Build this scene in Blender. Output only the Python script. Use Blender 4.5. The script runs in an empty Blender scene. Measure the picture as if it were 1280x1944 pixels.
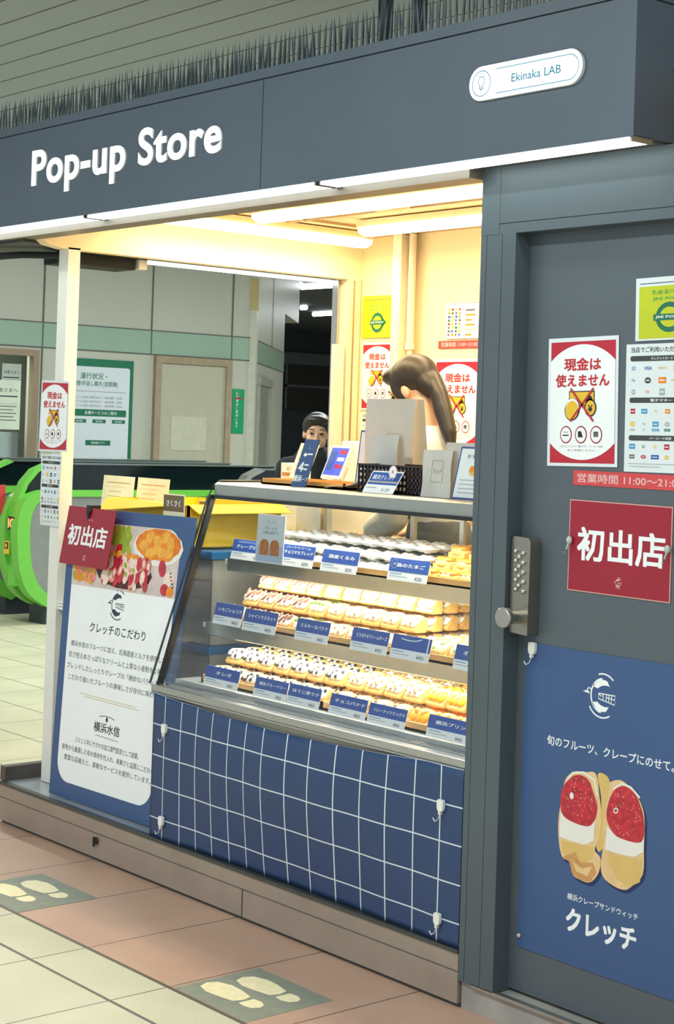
import bpy, bmesh, math, random
from mathutils import Vector, Matrix
R = math.radians
random.seed(7)
S = bpy.context.scene
C = S.collection

# ---------------------------------------------------------------- camera
cam_d = bpy.data.cameras.new('camera'); cam = bpy.data.objects.new('camera', cam_d); C.objects.link(cam)
S.camera = cam
CAM = Vector((3.34267, -3.32718, 1.6))
yaw, pitch, roll, fpx = 0.700479607, 0.0139826206, 0.0326859937, 3188.5
Fw = Vector((-math.cos(yaw)*math.cos(pitch), math.sin(yaw)*math.cos(pitch), math.sin(pitch)))
Rt = Vector((math.sin(yaw), math.cos(yaw), 0)); Up = Rt.cross(Fw)
R2 = math.cos(roll)*Rt + math.sin(roll)*Up; U2 = -math.sin(roll)*Rt + math.cos(roll)*Up
mw = Matrix((R2, U2, -Fw)).transposed().to_4x4(); mw.translation = CAM
cam.matrix_world = mw
cam_d.sensor_fit = 'VERTICAL'; cam_d.sensor_height = 36.0
cam_d.lens = fpx/1944*36.0
cam_d.shift_y = -201.45/1944
cam_d.clip_start = 0.05; cam_d.clip_end = 200

# ---------------------------------------------------------------- world, exposure
S.view_settings.view_transform = 'Standard'; S.view_settings.look = 'None'
S.view_settings.exposure = 0.0; S.view_settings.gamma = 1.0
W = bpy.data.worlds.new('station air'); S.world = W; W.use_nodes = True
W.node_tree.nodes['Background'].inputs[0].default_value = (0.86, 0.95, 1.0, 1)
W.node_tree.nodes['Background'].inputs[1].default_value = 0.92
S.cycles.max_bounces = 8; S.cycles.diffuse_bounces = 3; S.cycles.glossy_bounces = 3
S.cycles.transmission_bounces = 6; S.cycles.transparent_max_bounces = 12
S.cycles.use_denoising = True; S.cycles.caustics_reflective = False; S.cycles.caustics_refractive = False
S.cycles.sample_clamp_indirect = 6.0

def area(name, loc, sx, sy, power, col, rot=(0, 0, 0)):
    d = bpy.data.lights.new(name, 'AREA'); d.shape = 'RECTANGLE'; d.size = sx; d.size_y = sy
    d.energy = power; d.color = col
    o = bpy.data.objects.new(name, d); C.objects.link(o); o.location = loc; o.rotation_euler = rot
    return o
# the fluorescent rows of the concourse ceiling, then one added fill light
area('concourse_lamp_and_fill', (0.6, -2.6, 3.55), 6.0, 0.25, 150, (0.93, 1.0, 0.98))
area('concourse_lamp_and_fill', (-6.0, 1.5, 3.55), 5.0, 0.25, 150, (0.93, 1.0, 0.95))
area('concourse_lamp_and_fill', (-6.3, 5.4, 3.55), 4.0, 0.25, 220, (0.93, 1.0, 0.95))
area('concourse_lamp_and_fill', (-8.0, 11.5, 3.55), 0.25, 4.0, 260, (0.93, 1.0, 0.97))
area('concourse_lamp_and_fill', (-17, 15.5, 3.55), 3.0, 0.25, 160, (0.9, 0.97, 1.0))  # added fill that lifts the black far end, no fixture of its own
# downlight of the tubes inside the stall and of the strips in the showcase
WARM = (1.0, 0.76, 0.43)
area('stall_tube_glow', (-1.1, 0.70, 2.385), 1.6, 0.05, 16, WARM)
area('stall_tube_glow', (-1.0, 1.24, 2.385), 1.6, 0.05, 16, WARM)
area('stall_tube_glow', (-2.26, 1.0, 2.385), 0.05, 1.1, 11, WARM)

# ---------------------------------------------------------------- materials
def lin(c):
    f = lambda v: v/12.92 if v <= 0.04045 else ((v+0.055)/1.055)**2.4
    return tuple(f(v/255.0) for v in c)+(1.0,)
MATS = {}
def mat(name, col, rough=0.6, metal=0.0, noise=0.06, nscale=12.0, spec=0.5, emit=None, estr=0.0, trans=0.0, alpha=1.0, bump=0.0, stretch=None, coat=0.0):
    if name in MATS: return MATS[name]
    m = bpy.data.materials.new(name); m.use_nodes = True
    nt = m.node_tree; b = nt.nodes['Principled BSDF']
    b.inputs['Roughness'].default_value = rough; b.inputs['Metallic'].default_value = metal
    b.inputs['Specular IOR Level'].default_value = spec
    b.inputs['Coat Weight'].default_value = coat
    if trans: b.inputs['Transmission Weight'].default_value = trans
    if alpha < 1: b.inputs['Alpha'].default_value = alpha
    base = lin(col)
    if noise or bump:
        tc = nt.nodes.new('ShaderNodeTexCoord'); mp = nt.nodes.new('ShaderNodeMapping')
        if stretch: mp.inputs['Scale'].default_value = stretch
        nz = nt.nodes.new('ShaderNodeTexNoise'); nz.inputs['Scale'].default_value = nscale; nz.inputs['Detail'].default_value = 4
        nt.links.new(tc.outputs['Object'], mp.inputs[0]); nt.links.new(mp.outputs[0], nz.inputs['Vector'])
        rp = nt.nodes.new('ShaderNodeValToRGB')
        k = noise
        rp.color_ramp.elements[0].position = 0.3; rp.color_ramp.elements[1].position = 0.7
        rp.color_ramp.elements[0].color = tuple(v*(1-k) for v in base[:3])+(1,)
        rp.color_ramp.elements[1].color = tuple(min(1, v*(1+k)) for v in base[:3])+(1,)
        nt.links.new(nz.outputs['Fac'], rp.inputs[0]); nt.links.new(rp.outputs[0], b.inputs['Base Color'])
        if bump:
            bp = nt.nodes.new('ShaderNodeBump'); bp.inputs['Strength'].default_value = bump; bp.inputs['Distance'].default_value = 0.004
            nt.links.new(nz.outputs['Fac'], bp.inputs['Height']); nt.links.new(bp.outputs[0], b.inputs['Normal'])
    else:
        b.inputs['Base Color'].default_value = base
    if emit is not None:
        b.inputs['Emission Color'].default_value = tuple(emit)+(1,); b.inputs['Emission Strength'].default_value = estr
    MATS[name] = m
    return m

def glass(name, tint=(0.96, 0.985, 0.98), gloss=0.09):
    if name in MATS: return MATS[name]
    m = bpy.data.materials.new(name); m.use_nodes = True; nt = m.node_tree; nt.nodes.clear()
    out = nt.nodes.new('ShaderNodeOutputMaterial'); mx = nt.nodes.new('ShaderNodeMixShader')
    tr = nt.nodes.new('ShaderNodeBsdfTransparent'); tr.inputs[0].default_value = tint+(1,)
    gl = nt.nodes.new('ShaderNodeBsdfGlossy'); gl.inputs['Roughness'].default_value = 0.02
    fr = nt.nodes.new('ShaderNodeFresnel'); fr.inputs[0].default_value = 1.45
    ad = nt.nodes.new('ShaderNodeMath'); ad.operation = 'MULTIPLY'; ad.inputs[1].default_value = gloss/0.09
    nt.links.new(fr.outputs[0], ad.inputs[0]); nt.links.new(ad.outputs[0], mx.inputs[0])
    nt.links.new(tr.outputs[0], mx.inputs[1]); nt.links.new(gl.outputs[0], mx.inputs[2]); nt.links.new(mx.outputs[0], out.inputs[0])
    MATS[name] = m; return m

m_navy = mat('fascia dark slate', (84, 97, 110), 0.45, nscale=3, noise=0.05)
m_frame = mat('door frame slate', (80, 91, 97), 0.4, nscale=5, noise=0.05)
m_door = mat('door leaf slate', (84, 94, 101), 0.42, nscale=4, noise=0.05)
m_steel = mat('brushed steel', (190, 190, 186), 0.32, 0.9, 0.08, 30, stretch=(1, 12, 12))
m_steelw = mat('platform side steel', (166, 152, 140), 0.5, 0.35, 0.09, 6)
m_plat = mat('platform top sheet', (196, 200, 206), 0.28, 0.55, 0.06, 4)
m_black = mat('black trim', (22, 26, 28), 0.35)
m_dark = mat('dark matt duct', (34, 42, 42), 0.8)  # own dark colour of the cable duct and the skirting
m_white = mat('white paper', (246, 248, 249), 0.6, noise=0.02)
m_ptwhite = mat('white powder coat', (238, 238, 230), 0.45, noise=0.02)
m_cream = mat('cream stall panel', (247, 229, 186), 0.55, noise=0.03, nscale=3)
m_red = mat('sign red', (190, 32, 52), 0.4, noise=0.04)
m_dred = mat('deep red card', (158, 22, 46), 0.35, noise=0.05, nscale=5)
m_tred = mat('lettering red', (196, 38, 48), 0.5, noise=0)
m_tape = mat('red tape strip', (214, 72, 74), 0.4, noise=0.05)
m_pink = mat('pale pink ink', (235, 190, 190), 0.5, noise=0)
m_ink = mat('black ink', (30, 32, 36), 0.6, noise=0)
m_grey = mat('grey ink', (96, 100, 104), 0.6, noise=0)
m_lgrey = mat('light grey ink', (170, 174, 176), 0.6, noise=0)
m_bar = mat('charcoal bar ink', (64, 68, 64), 0.6, noise=0)
m_blue = mat('poster blue', (58, 88, 134), 0.42, noise=0.04, nscale=3)
m_tagblue = mat('card blue', (44, 86, 172), 0.45, noise=0.03)
m_cyan = mat('cyan ink', (60, 150, 200), 0.5, noise=0)
m_teal = mat('teal ink', (52, 140, 170), 0.5, noise=0)
m_gold = mat('gold ink', (206, 176, 96), 0.5, noise=0)
m_yel = mat('yellow ink', (236, 190, 50), 0.5, noise=0)
m_orange = mat('orange ink', (238, 140, 30), 0.5, noise=0.12, nscale=60)
m_lime = mat('lime poster', (196, 204, 28), 0.3, noise=0.04)
m_green = mat('leaf green ink', (70, 160, 80), 0.5, noise=0)
m_dgreen = mat('station green', (22, 110, 80), 0.45, noise=0.03)
m_straw = mat('strawberry ink', (192, 40, 58), 0.35, noise=0.35, nscale=60)
m_creamink = mat('cream ink', (236, 232, 224), 0.6, noise=0.02)
m_crepe = mat('crepe ink', (232, 196, 140), 0.6, noise=0.12, nscale=14)
m_crepe2 = mat('crepe shade ink', (206, 150, 90), 0.6, noise=0.12, nscale=14)
m_custard = mat('custard ink', (222, 186, 110), 0.6, noise=0.05)
m_navyink = mat('photo dark ink', (86, 40, 36), 0.6, noise=0.2, nscale=40)
m_grape = mat('grape ink', (150, 176, 50), 0.4, noise=0.15, nscale=60)

# ---------------------------------------------------------------- mesh helper
class MB:
    def __init__(s): s.v = []; s.f = []; s.m = []; s.sm = []
    def add(s, vs, fs, mi=0, smooth=False, T=None):
        o = len(s.v)
        for p in vs:
            p = Vector(p)
            s.v.append(T @ p if T else p)
        for f in fs: s.f.append([i+o for i in f]); s.m.append(mi); s.sm.append(smooth)
    def box(s, x0, x1, y0, y1, z0, z1, mi=0, T=None):
        vs = [(x, y, z) for x in (x0, x1) for y in (y0, y1) for z in (z0, z1)]
        s.add(vs, [(0, 1, 3, 2), (4, 6, 7, 5), (0, 4, 5, 1), (2, 3, 7, 6), (0, 2, 6, 4), (1, 5, 7, 3)], mi, False, T)
        return s
    def prism(s, poly, a0, a1, axis='x', mi=0, T=None, smooth=False):
        # poly in the two other axes in order
        def P(p, a):
            return {'x': (a, p[0], p[1]), 'y': (p[0], a, p[1]), 'z': (p[0], p[1], a)}[axis]
        n = len(poly); vs = [P(p, a0) for p in poly]+[P(p, a1) for p in poly]
        s.add(vs, [list(range(n)), list(range(2*n-1, n-1, -1))], mi, False, T)
        s.add(vs, [(i, i+n, (i+1) % n+n, (i+1) % n) for i in range(n)], mi, smooth, T)
        return s
    def tube(s, pts, r, seg=8, mi=0, T=None, cap=True):
        pts = [Vector(p) for p in pts]; n = len(pts); vs = []; fs = []
        rr = r if isinstance(r, (list, tuple)) else [r]*n
        for i, p in enumerate(pts):
            d = (pts[min(i+1, n-1)]-pts[max(i-1, 0)]).normalized()
            a = Vector((0, 0, 1)) if abs(d.z) < 0.9 else Vector((1, 0, 0))
            u = d.cross(a).normalized(); w = d.cross(u)
            for k in range(seg):
                t = 2*math.pi*k/seg; vs.append(p+(u*math.cos(t)+w*math.sin(t))*rr[i])
        for i in range(n-1):
            for k in range(seg):
                fs.append((i*seg+k, i*seg+(k+1) % seg, (i+1)*seg+(k+1) % seg, (i+1)*seg+k))
        s.add(vs, fs, mi, True, T)
        if cap: s.add(vs, [list(range(seg)), list(range((n-1)*seg, n*seg))], mi, False, T)
        return s
    def ell(s, c, r, mi=0, seg=14, rings=9, T=None):
        vs = []; fs = []
        for i in range(rings+1):
            ph = math.pi*i/rings
            for k in range(seg):
                t = 2*math.pi*k/seg
                vs.append((c[0]+r[0]*math.sin(ph)*math.cos(t), c[1]+r[1]*math.sin(ph)*math.sin(t), c[2]+r[2]*math.cos(ph)))
        for i in range(rings):
            for k in range(seg): fs.append((i*seg+k, i*seg+(k+1) % seg, (i+1)*seg+(k+1) % seg, (i+1)*seg+k))
        s.add(vs, fs, mi, True, T); return s
    def surf(s, fn, nu, nv, mi=0, smooth=True):
        vs = [fn(i/nu, j/nv) for j in range(nv+1) for i in range(nu+1)]
        s.add(vs, [(j*(nu+1)+i, j*(nu+1)+i+1, (j+1)*(nu+1)+i+1, (j+1)*(nu+1)+i) for j in range(nv) for i in range(nu)], mi, smooth); return s
    def build(s, name, mats, parent=None, bevel=0.0, org=None, solid=0.0):
        me = bpy.data.meshes.new(name)
        if parent is not None: o0 = Vector(parent.get('_w', (0, 0, 0)))
        elif org is not None: o0 = Vector(org)
        else:
            xs = [p.x for p in s.v]; ys = [p.y for p in s.v]; zs = [p.z for p in s.v]
            o0 = Vector(((min(xs)+max(xs))/2, (min(ys)+max(ys))/2, min(zs)))
        me.from_pydata([p-o0 for p in s.v], [], s.f)
        if not isinstance(mats, (list, tuple)): mats = [mats]
        for m in mats: me.materials.append(m)
        for i, p in enumerate(me.polygons): p.material_index = min(s.m[i], len(mats)-1); p.use_smooth = s.sm[i]
        me.update()
        o = bpy.data.objects.new(name, me); C.objects.link(o)
        if parent is None: o.location = o0
        else: o.parent = parent; o['_w'] = tuple(o0)
        if bevel:
            b = o.modifiers.new('b', 'BEVEL'); b.width = bevel; b.segments = 2; b.limit_method = 'ANGLE'
        if solid:
            b = o.modifiers.new('s', 'SOLIDIFY'); b.thickness = solid; b.offset = 0
        return o

def tag(o, label, cat, group=None, kind=None):
    if label: o['label'] = label
    if cat: o['category'] = cat
    if group: o['group'] = group
    if kind: o['kind'] = kind
    return o
def struct(o): o['kind'] = 'structure'; return o
def empty(name, loc=(0, 0, 0)):
    o = bpy.data.objects.new(name, None); C.objects.link(o); o.location = loc; o['_w'] = tuple(loc); o.empty_display_size = 0.05
    return o
def copy_tree(o, parent=None):
    c = o.copy(); C.objects.link(c)
    if parent is not None: c.parent = parent
    for ch in [x for x in o.children]: copy_tree(ch, c)
    return c

# ---------------------------------------------------------------- flat print (lettering, pictures) on a sheet
_gl = {}
_cu = bpy.data.curves.new('glyphs', 'FONT'); _to = bpy.data.objects.new('glyphs', _cu); C.objects.link(_to)
_cu.resolution_u = 2; _cu.size = 1.0
def glyphs(txt, bold, sp):
    key = (txt, bold, sp)
    if key in _gl: return _gl[key]
    _cu.body = txt; _cu.offset = bold; _cu.space_character = sp
    dg = bpy.context.evaluated_depsgraph_get(); dg.update()
    me = bpy.data.meshes.new_from_object(_to.evaluated_get(dg))
    vs = [(v.co.x, v.co.y) for v in me.vertices]; fs = [list(p.vertices) for p in me.polygons]
    bpy.data.meshes.remove(me)
    if vs:
        x0 = min(p[0] for p in vs); x1 = max(p[0] for p in vs); y0 = min(p[1] for p in vs); y1 = max(p[1] for p in vs)
    else: x0 = x1 = y0 = y1 = 0
    _gl[key] = (vs, fs, x0, x1, y0, y1)
    return _gl[key]

class Print:
    """shapes in sheet coordinates (u right, v up, metres); layers lie a fraction of a millimetre over each other"""
    def __init__(s): s.p = []; s.mats = []
    def mi(s, m):
        if m not in s.mats: s.mats.append(m)
        return s.mats.index(m)
    def poly(s, pts, m, L=1): s.p.append((list(pts), [list(range(len(pts)))], s.mi(m), L)); return s
    def rect(s, x0, y0, x1, y1, m, L=1): return s.poly([(x0, y0), (x1, y0), (x1, y1), (x0, y1)], m, L)
    def rrect(s, x0, y0, x1, y1, r, m, L=1, corners=(1, 1, 1, 1)):
        pts = []
        for k, (cx, cy, a) in enumerate(((x0, y0, 180), (x1, y0, 270), (x1, y1, 0), (x0, y1, 90))):
            if not corners[k]: pts.append((cx, cy)); continue
            ccx = cx+(r if cx == x0 else -r); ccy = cy+(r if cy == y0 else -r)
            for i in range(9):
                t = R(a+90*i/8); pts.append((ccx+r*math.cos(t), ccy+r*math.sin(t)))
        return s.poly(pts, m, L)
    def ellipse(s, cx, cy, rx, ry, m, L=1, rot=0, n=20):
        c, d = math.cos(R(rot)), math.sin(R(rot))
        return s.poly([(cx+rx*math.cos(t)*c-ry*math.sin(t)*d, cy+rx*math.cos(t)*d+ry*math.sin(t)*c) for t in [2*math.pi*i/n for i in range(n)]], m, L)
    def line(s, pts, w, m, L=1):
        vs = []; fs = []
        for i, p in enumerate(pts):
            a = pts[max(i-1, 0)]; b = pts[min(i+1, len(pts)-1)]
            dx, dy = b[0]-a[0], b[1]-a[1]; l = math.hypot(dx, dy) or 1
            nx, ny = -dy/l*w/2, dx/l*w/2
            vs += [(p[0]+nx, p[1]+ny), (p[0]-nx, p[1]-ny)]
        for i in range(len(pts)-1): fs.append([2*i, 2*i+1, 2*i+3, 2*i+2])
        s.p.append((vs, fs, s.mi(m), L)); return s
    def arc(s, cx, cy, rx, ry, a0, a1, w, m, L=1, n=20):
        return s.line([(cx+rx*math.cos(R(a0+(a1-a0)*i/n)), cy+ry*math.sin(R(a0+(a1-a0)*i/n))) for i in range(n+1)], w, m, L)
    def crescent(s, cx, cy, r, m, L=1, up=1):
        pts = [(cx+r*math.cos(R(a)), cy+up*r*math.sin(R(a))) for a in range(150, 60, -10)]
        pts += [(cx+r*0.25+0.85*r*math.cos(R(a)), cy+up*(-0.05*r+0.72*r*math.sin(R(a)))) for a in range(70, 150, 10)]
        return s.poly(pts, m, L)
    def text(s, t, x, y, h, m, L=2, bold=0.0, align='c', w=None, sp=1.0, vert=False):
        """centre (x, y), cap height h; w = total width if given"""
        if vert:
            k = h*1.25
            for i, ch in enumerate(t): s.text(ch, x, y-i*k, h, m, L, bold)
            return s
        cjk = any(ord(ch) > 0x2e00 for ch in t)
        vs, fs, x0, x1, y0, y1 = glyphs(t, 0.0 if cjk else bold, sp)
        if not vs: return s
        sy = h/(y1-y0) if (y1-y0) > 0.5 or len(t) == 1 else h/0.75
        sx = (w/(x1-x0)) if w else sy
        ox = {'c': (x0+x1)/2, 'l': x0, 'r': x1}[align]; oy = (y0+y1)/2
        offs = [(0, 0)]
        if cjk and bold: e = bold*1.0; offs = [(-e, -e), (e, -e), (-e, e), (e, e), (0, e), (e, 0), (0, -e), (-e, 0)]
        for q, (ea, eb) in enumerate(offs):
            s.p.append(([(x+(a+ea-ox)*sx, y+(b+eb-oy)*sy) for a, b in vs], fs, s.mi(m), L+.04*q))
        return s
    def build(s, name, fn, thick, W, H, paper=None, parent=None, mb=None, org=None, warp=0):
        """fn(u, v, n) -> world; a sheet of its own thickness unless paper is None"""
        b = MB(); mats = list(s.mats); step = 0.0004
        if paper is not None:
            mats.append(paper); pi = len(mats)-1; nu = warp or 6
            vs = [fn(W*i/nu, H*j/nu, n) for n in (0, thick) for j in range(nu+1) for i in range(nu+1)]
            N = (nu+1)**2; q = lambda i, j, k: k*N+j*(nu+1)+i
            fs = []
            for j in range(nu):
                for i in range(nu):
                    fs.append((q(i, j, 1), q(i+1, j, 1), q(i+1, j+1, 1), q(i, j+1, 1))); fs.append((q(i, j, 0), q(i, j+1, 0), q(i+1, j+1, 0), q(i+1, j, 0)))
            for i in range(nu):
                fs += [(q(i, 0, 0), q(i+1, 0, 0), q(i+1, 0, 1), q(i, 0, 1)), (q(i, nu, 0), q(i, nu, 1), q(i+1, nu, 1), q(i+1, nu, 0)),
                       (q(0, i, 0), q(0, i, 1), q(0, i+1, 1), q(0, i+1, 0)), (q(nu, i, 0), q(nu, i+1, 0), q(nu, i+1, 1), q(nu, i, 1))]
            b.add(vs, fs, pi)
        if warp:
            bm = bmesh.new()
            for pts, fs, mi, L in s.p:
                vv = [bm.verts.new((x, y, L)) for x, y in pts]
                for f in fs:
                    try: fc = bm.faces.new([vv[i] for i in f]); fc.material_index = mi
                    except ValueError: pass
            for k in range(1, warp):
                for ax, D in ((0, W), (1, H)):
                    co = [0, 0, 0]; no = [0, 0, 0]; co[ax] = D*k/warp; no[ax] = 1
                    bmesh.ops.bisect_plane(bm, geom=bm.verts[:]+bm.edges[:]+bm.faces[:], dist=1e-7, plane_co=co, plane_no=no)
            bmesh.ops.triangulate(bm, faces=bm.faces[:]); bm.verts.index_update()
            vw = [fn(v.co.x, v.co.y, thick+step*v.co.z) for v in bm.verts]; o0 = len(b.v); b.v += vw
            for f in bm.faces: b.f.append([v.index+o0 for v in f.verts]); b.m.append(f.material_index); b.sm.append(False)
            bm.free()
        else:
            for pts, fs, mi, L in s.p:
                b.add([fn(x, y, thick+step*L) for x, y in pts], fs, mi)
        return b.build(name, mats, parent, org=org)

def planeY(x, y, z):      # sheet on a wall that faces -Y, lower-left corner at x, y, z
    return lambda u, v, n: Vector((x+u, y-n, z+v))
def planeX(x, y, z):      # sheet on a wall that faces +X
    return lambda u, v, n: Vector((x+n, y+u, z+v))
def quad(bl, br, tl, tr, W, H):
    bl, br, tl, tr = map(Vector, (bl, br, tl, tr)); N = (br-bl).cross(tl-bl).normalized()
    def f(u, v, n):
        a, b = u/W, v/H
        return bl*(1-a)*(1-b)+br*a*(1-b)+tl*(1-a)*b+tr*a*b+N*n
    return f

# ================================================================ STATION SHELL
def floor_material():
    m = bpy.data.materials.new('concourse floor tiles'); m.use_nodes = True; nt = m.node_tree; N = nt.nodes; L = nt.links
    b = N['Principled BSDF']; b.inputs['Roughness'].default_value = 0.42
    geo = N.new('ShaderNodeNewGeometry'); sx = N.new('ShaderNodeSeparateXYZ'); L.new(geo.outputs['Position'], sx.inputs[0])
    def M(op, a, bb=None, c=None):
        n = N.new('ShaderNodeMath'); n.operation = op
        for i, v in enumerate((a, bb, c)):
            if v is None: continue
            if isinstance(v, (int, float)): n.inputs[i].default_value = v
            else: L.new(v, n.inputs[i])
        return n.outputs[0]
    def mix(f, a, bb):
        n = N.new('ShaderNodeMix'); n.data_type = 'RGBA'; L.new(f, n.inputs[0])
        for i, v in ((6, a), (7, bb)):
            if isinstance(v, tuple): n.inputs[i].default_value = v
            else: L.new(v, n.inputs[i])
        return n.outputs[2]
    X, Y = sx.outputs[0], sx.outputs[1]
    jx = M('LESS_THAN', M('ABSOLUTE', M('SUBTRACT', M('FRACT', M('DIVIDE', M('ADD', X, 1.035+0.4355/2+43.55), 0.4355)), 0.5)), 0.006)
    jys = None
    for yy, w in ((-0.56, 0.0075), (-0.757, 0.006), (-1.26, 0.005), (-1.7, 0.005), (-2.14, 0.005)):
        t = M('LESS_THAN', M('ABSOLUTE', M('SUBTRACT', Y, yy)), w)
        jys = t if jys is None else M('MAXIMUM', jys, t)
    behind = M('LESS_THAN', X, -2.62)
    jyb = M('LESS_THAN', M('ABSOLUTE', M('SUBTRACT', M('FRACT', M('DIVIDE', M('ADD', Y, -0.981+43.0+0.215), 0.43)), 0.5)), 0.009)
    jy = M('MAXIMUM', jys, M('MULTIPLY', behind, M('MULTIPLY', jyb, M('GREATER_THAN', Y, 0.1))))
    j = M('MAXIMUM', jx, jy)
    pink = M('MULTIPLY', M('GREATER_THAN', Y, -0.56), M('LESS_THAN', Y, 0.12))
    n1 = N.new('ShaderNodeTexNoise'); n1.inputs['Scale'].default_value = 2.2; n1.inputs['Detail'].default_value = 5; L.new(geo.outputs['Position'], n1.inputs['Vector'])
    n2 = N.new('ShaderNodeTexNoise'); n2.inputs['Scale'].default_value = 160; n2.inputs['Detail'].default_value = 3; L.new(geo.outputs['Position'], n2.inputs['Vector'])
    vr = M('ADD', M('MULTIPLY', n1.outputs['Fac'], 0.6), M('MULTIPLY', n2.outputs['Fac'], 0.5))
    fr = N.new('ShaderNodeMapRange'); fr.inputs[1].default_value = 0.35; fr.inputs[2].default_value = 0.75; L.new(vr, fr.inputs[0])
    beige = mix(fr.outputs[0], lin((188, 184, 156)), lin((214, 210, 182)))
    pk = mix(fr.outputs[0], lin((178, 142, 122)), lin((206, 170, 146)))
    col = mix(pink, beige, pk); col = mix(j, col, lin((92, 84, 72)))
    L.new(col, b.inputs['Base Color'])
    return m
floor_m = floor_material()
struct(MB().box(-25, 6, -6, 21, -0.05, 0).build('floor', floor_m))

def ceiling_material():
    m = bpy.data.materials.new('louvred ceiling'); m.use_nodes = True; nt = m.node_tree; N = nt.nodes; L = nt.links
    b = N['Principled BSDF']; b.inputs['Roughness'].default_value = 0.5
    geo = N.new('ShaderNodeNewGeometry'); sx = N.new('ShaderNodeSeparateXYZ'); L.new(geo.outputs['Position'], sx.inputs[0])
    def M(op, a, c):
        n = N.new('ShaderNodeMath'); n.operation = op
        for i, v in enumerate((a, c)):
            if isinstance(v, (int, float)): n.inputs[i].default_value = v
            else: L.new(v, n.inputs[i])
        return n.outputs[0]
    j = M('LESS_THAN', M('ABSOLUTE', M('SUBTRACT', M('FRACT', M('DIVIDE', M('ADD', sx.outputs[1], -0.819+24+0.1187), 0.2375), 0), 0.5), 0), 0.03)
    mx = N.new('ShaderNodeMix'); mx.data_type = 'RGBA'; L.new(j, mx.inputs[0])
    mx.inputs[6].default_value = lin((156, 168, 180)); mx.inputs[7].default_value = lin((70, 74, 72))
    L.new(mx.outputs[2], b.inputs['Base Color']); return m
struct(MB().box(-24, 5, -5, 9, 3.6, 3.7).build('ceiling', ceiling_material()))
m_shadeceil = mat('shaded rear ceiling', (78, 84, 86), 0.7)  # same ceiling coloured darker to stand in for the unlit rear
struct(MB().box(-24, 5, 9, 21, 3.6, 3.7).build('ceiling_rear', m_shadeceil))

# station wall with the green band (faces +X)
m_wall = mat('station wall panel', (186, 187, 174), 0.4, noise=0.03, nscale=1.5)
m_band = mat('pale green glass band', (150, 176, 158), 0.3, noise=0.03, nscale=2)
m_seam = mat('wall seam', (96, 100, 92), 0.7)
WX = -10.5
YC = 7.16
b = MB()
b.box(WX-.2, WX, -3.5, 3.2, 0, 3.6, 0); b.box(WX-.2, WX, 4.66, YC, 0, 3.6, 0); b.box(WX-.2, WX, 3.2, 4.66, 2.25, 3.6, 0); b.box(WX-.2, WX, 3.2, 4.66, 0, .95, 0)
b.box(WX, WX+.006, -3.5, YC, 2.285, 2.515, 1)
for z in (2.28, 2.515): b.box(WX+.004, WX+.008, -3.5, YC, z-.006, z+.006, 2)
for y in (2.3, 3.5, 4.70, 5.92, 6.905): b.box(WX+.004, WX+.0085, y-.007, y+.007, 0 if y not in (5.92,) else 2.28, 3.6, 2)
wall = struct(b.build('wall_left', [m_wall, m_band, m_seam]))
# chamfered return of the wall
ang = Matrix.Translation((WX, YC, 0)) @ Matrix.Rotation(math.atan2(2.3, -2.37), 4, 'Z')
b = MB(); b.box(0.12, 3.3, 0.0, 0.3, 0, 3.6, 0, ang); b.box(0.12, 3.3, -0.006, 0, 2.285, 2.515, 1, ang)
for z in (2.28, 2.515): b.box(0.12, 3.3, -0.008, -.004, z-.006, z+.006, 2, ang)
for x in (1.9,): b.box(x, x+.012, -0.008, -.004, 2.52, 3.6, 2, ang)
b.box(3.3, 5.1, 0, 0.3, 3.0, 3.6, 0, ang)
struct(b.build('wall_back', [m_wall, m_band, m_seam]))
b = MB(); b.box(-.02, 0.14, -0.05, 0.35, 0, 3.6, 0, ang); b.box(-.025, .06, -.056, 0.2, 2.8, 3.13, 1, ang)
struct(b.build('pillar_corner', [mat('corner column paint', (204, 204, 188), .4), mat('ochre tape', (196, 178, 120), .5)]))
# a metal service door in that wall
b = MB(); b.box(.55, 1.55, -.03, 0.0, 0, 2.05, 0, ang); struct(b.build('door_2', [mat('steel service door', (158, 162, 152), .35, .3)]))
b = MB(); b.box(.48, 1.65, -.06, -.01, 2.05, 2.13, 0, ang); b.box(.5, .56, -.05, -.01, 0, 2.05, 0, ang); b.box(1.55, 1.6, -.05, -.01, 0, 2.05, 0, ang); struct(b.build('trim_2', [mat('service door frame', (176, 176, 164), .35, .3)]))
# far end of the concourse, its lack of light put into the dark wall colour
m_far = mat('far shaded wall', (62, 70, 74), 0.8); m_far2 = mat('far dark grey', (104, 112, 112), 0.6)
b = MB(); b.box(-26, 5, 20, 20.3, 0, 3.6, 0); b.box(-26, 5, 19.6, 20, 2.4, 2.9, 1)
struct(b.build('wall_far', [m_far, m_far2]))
b = MB(); b.box(-24.3, -24, -5, 21, 0, 3.6, 0); struct(b.build('wall_far_left', [m_far]))
m_tubew = mat('cool tube light', (240, 250, 255), .5, noise=0, emit=(0.95, 1, 1), estr=6)
def PX(x, y, z, t): pass
for x0, y0, x1, y1, lab in ((-14.82, 11.27, -14.10, 11.3, 'longest cool white tube lamp on the shaded rear ceiling'), (-14.0, 11.35, -13.3, 11.4, 'tube lamp cut off by the stall jamb on the shaded rear ceiling'), (-18.95, 14.88, -18.62, 14.85, 'short distant tube lamp, left of the farthest pair'), (-18.58, 14.85, -18.1, 14.84, 'distant tube lamp, right of the farthest pair'),
                         (-14.62, 11.02, -14.52, 11.02, 'small round lamp left of the longest rear tube'), (-17.95, 13.80, -17.83, 13.80, 'small round lamp below the first one, far ceiling')):
    o = MB().tube([(x0, y0, 3.56), (x1, y1, 3.56)], .04, 8).build('tube_lamp', m_tubew); tag(o, lab, 'ceiling lamp')
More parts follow.
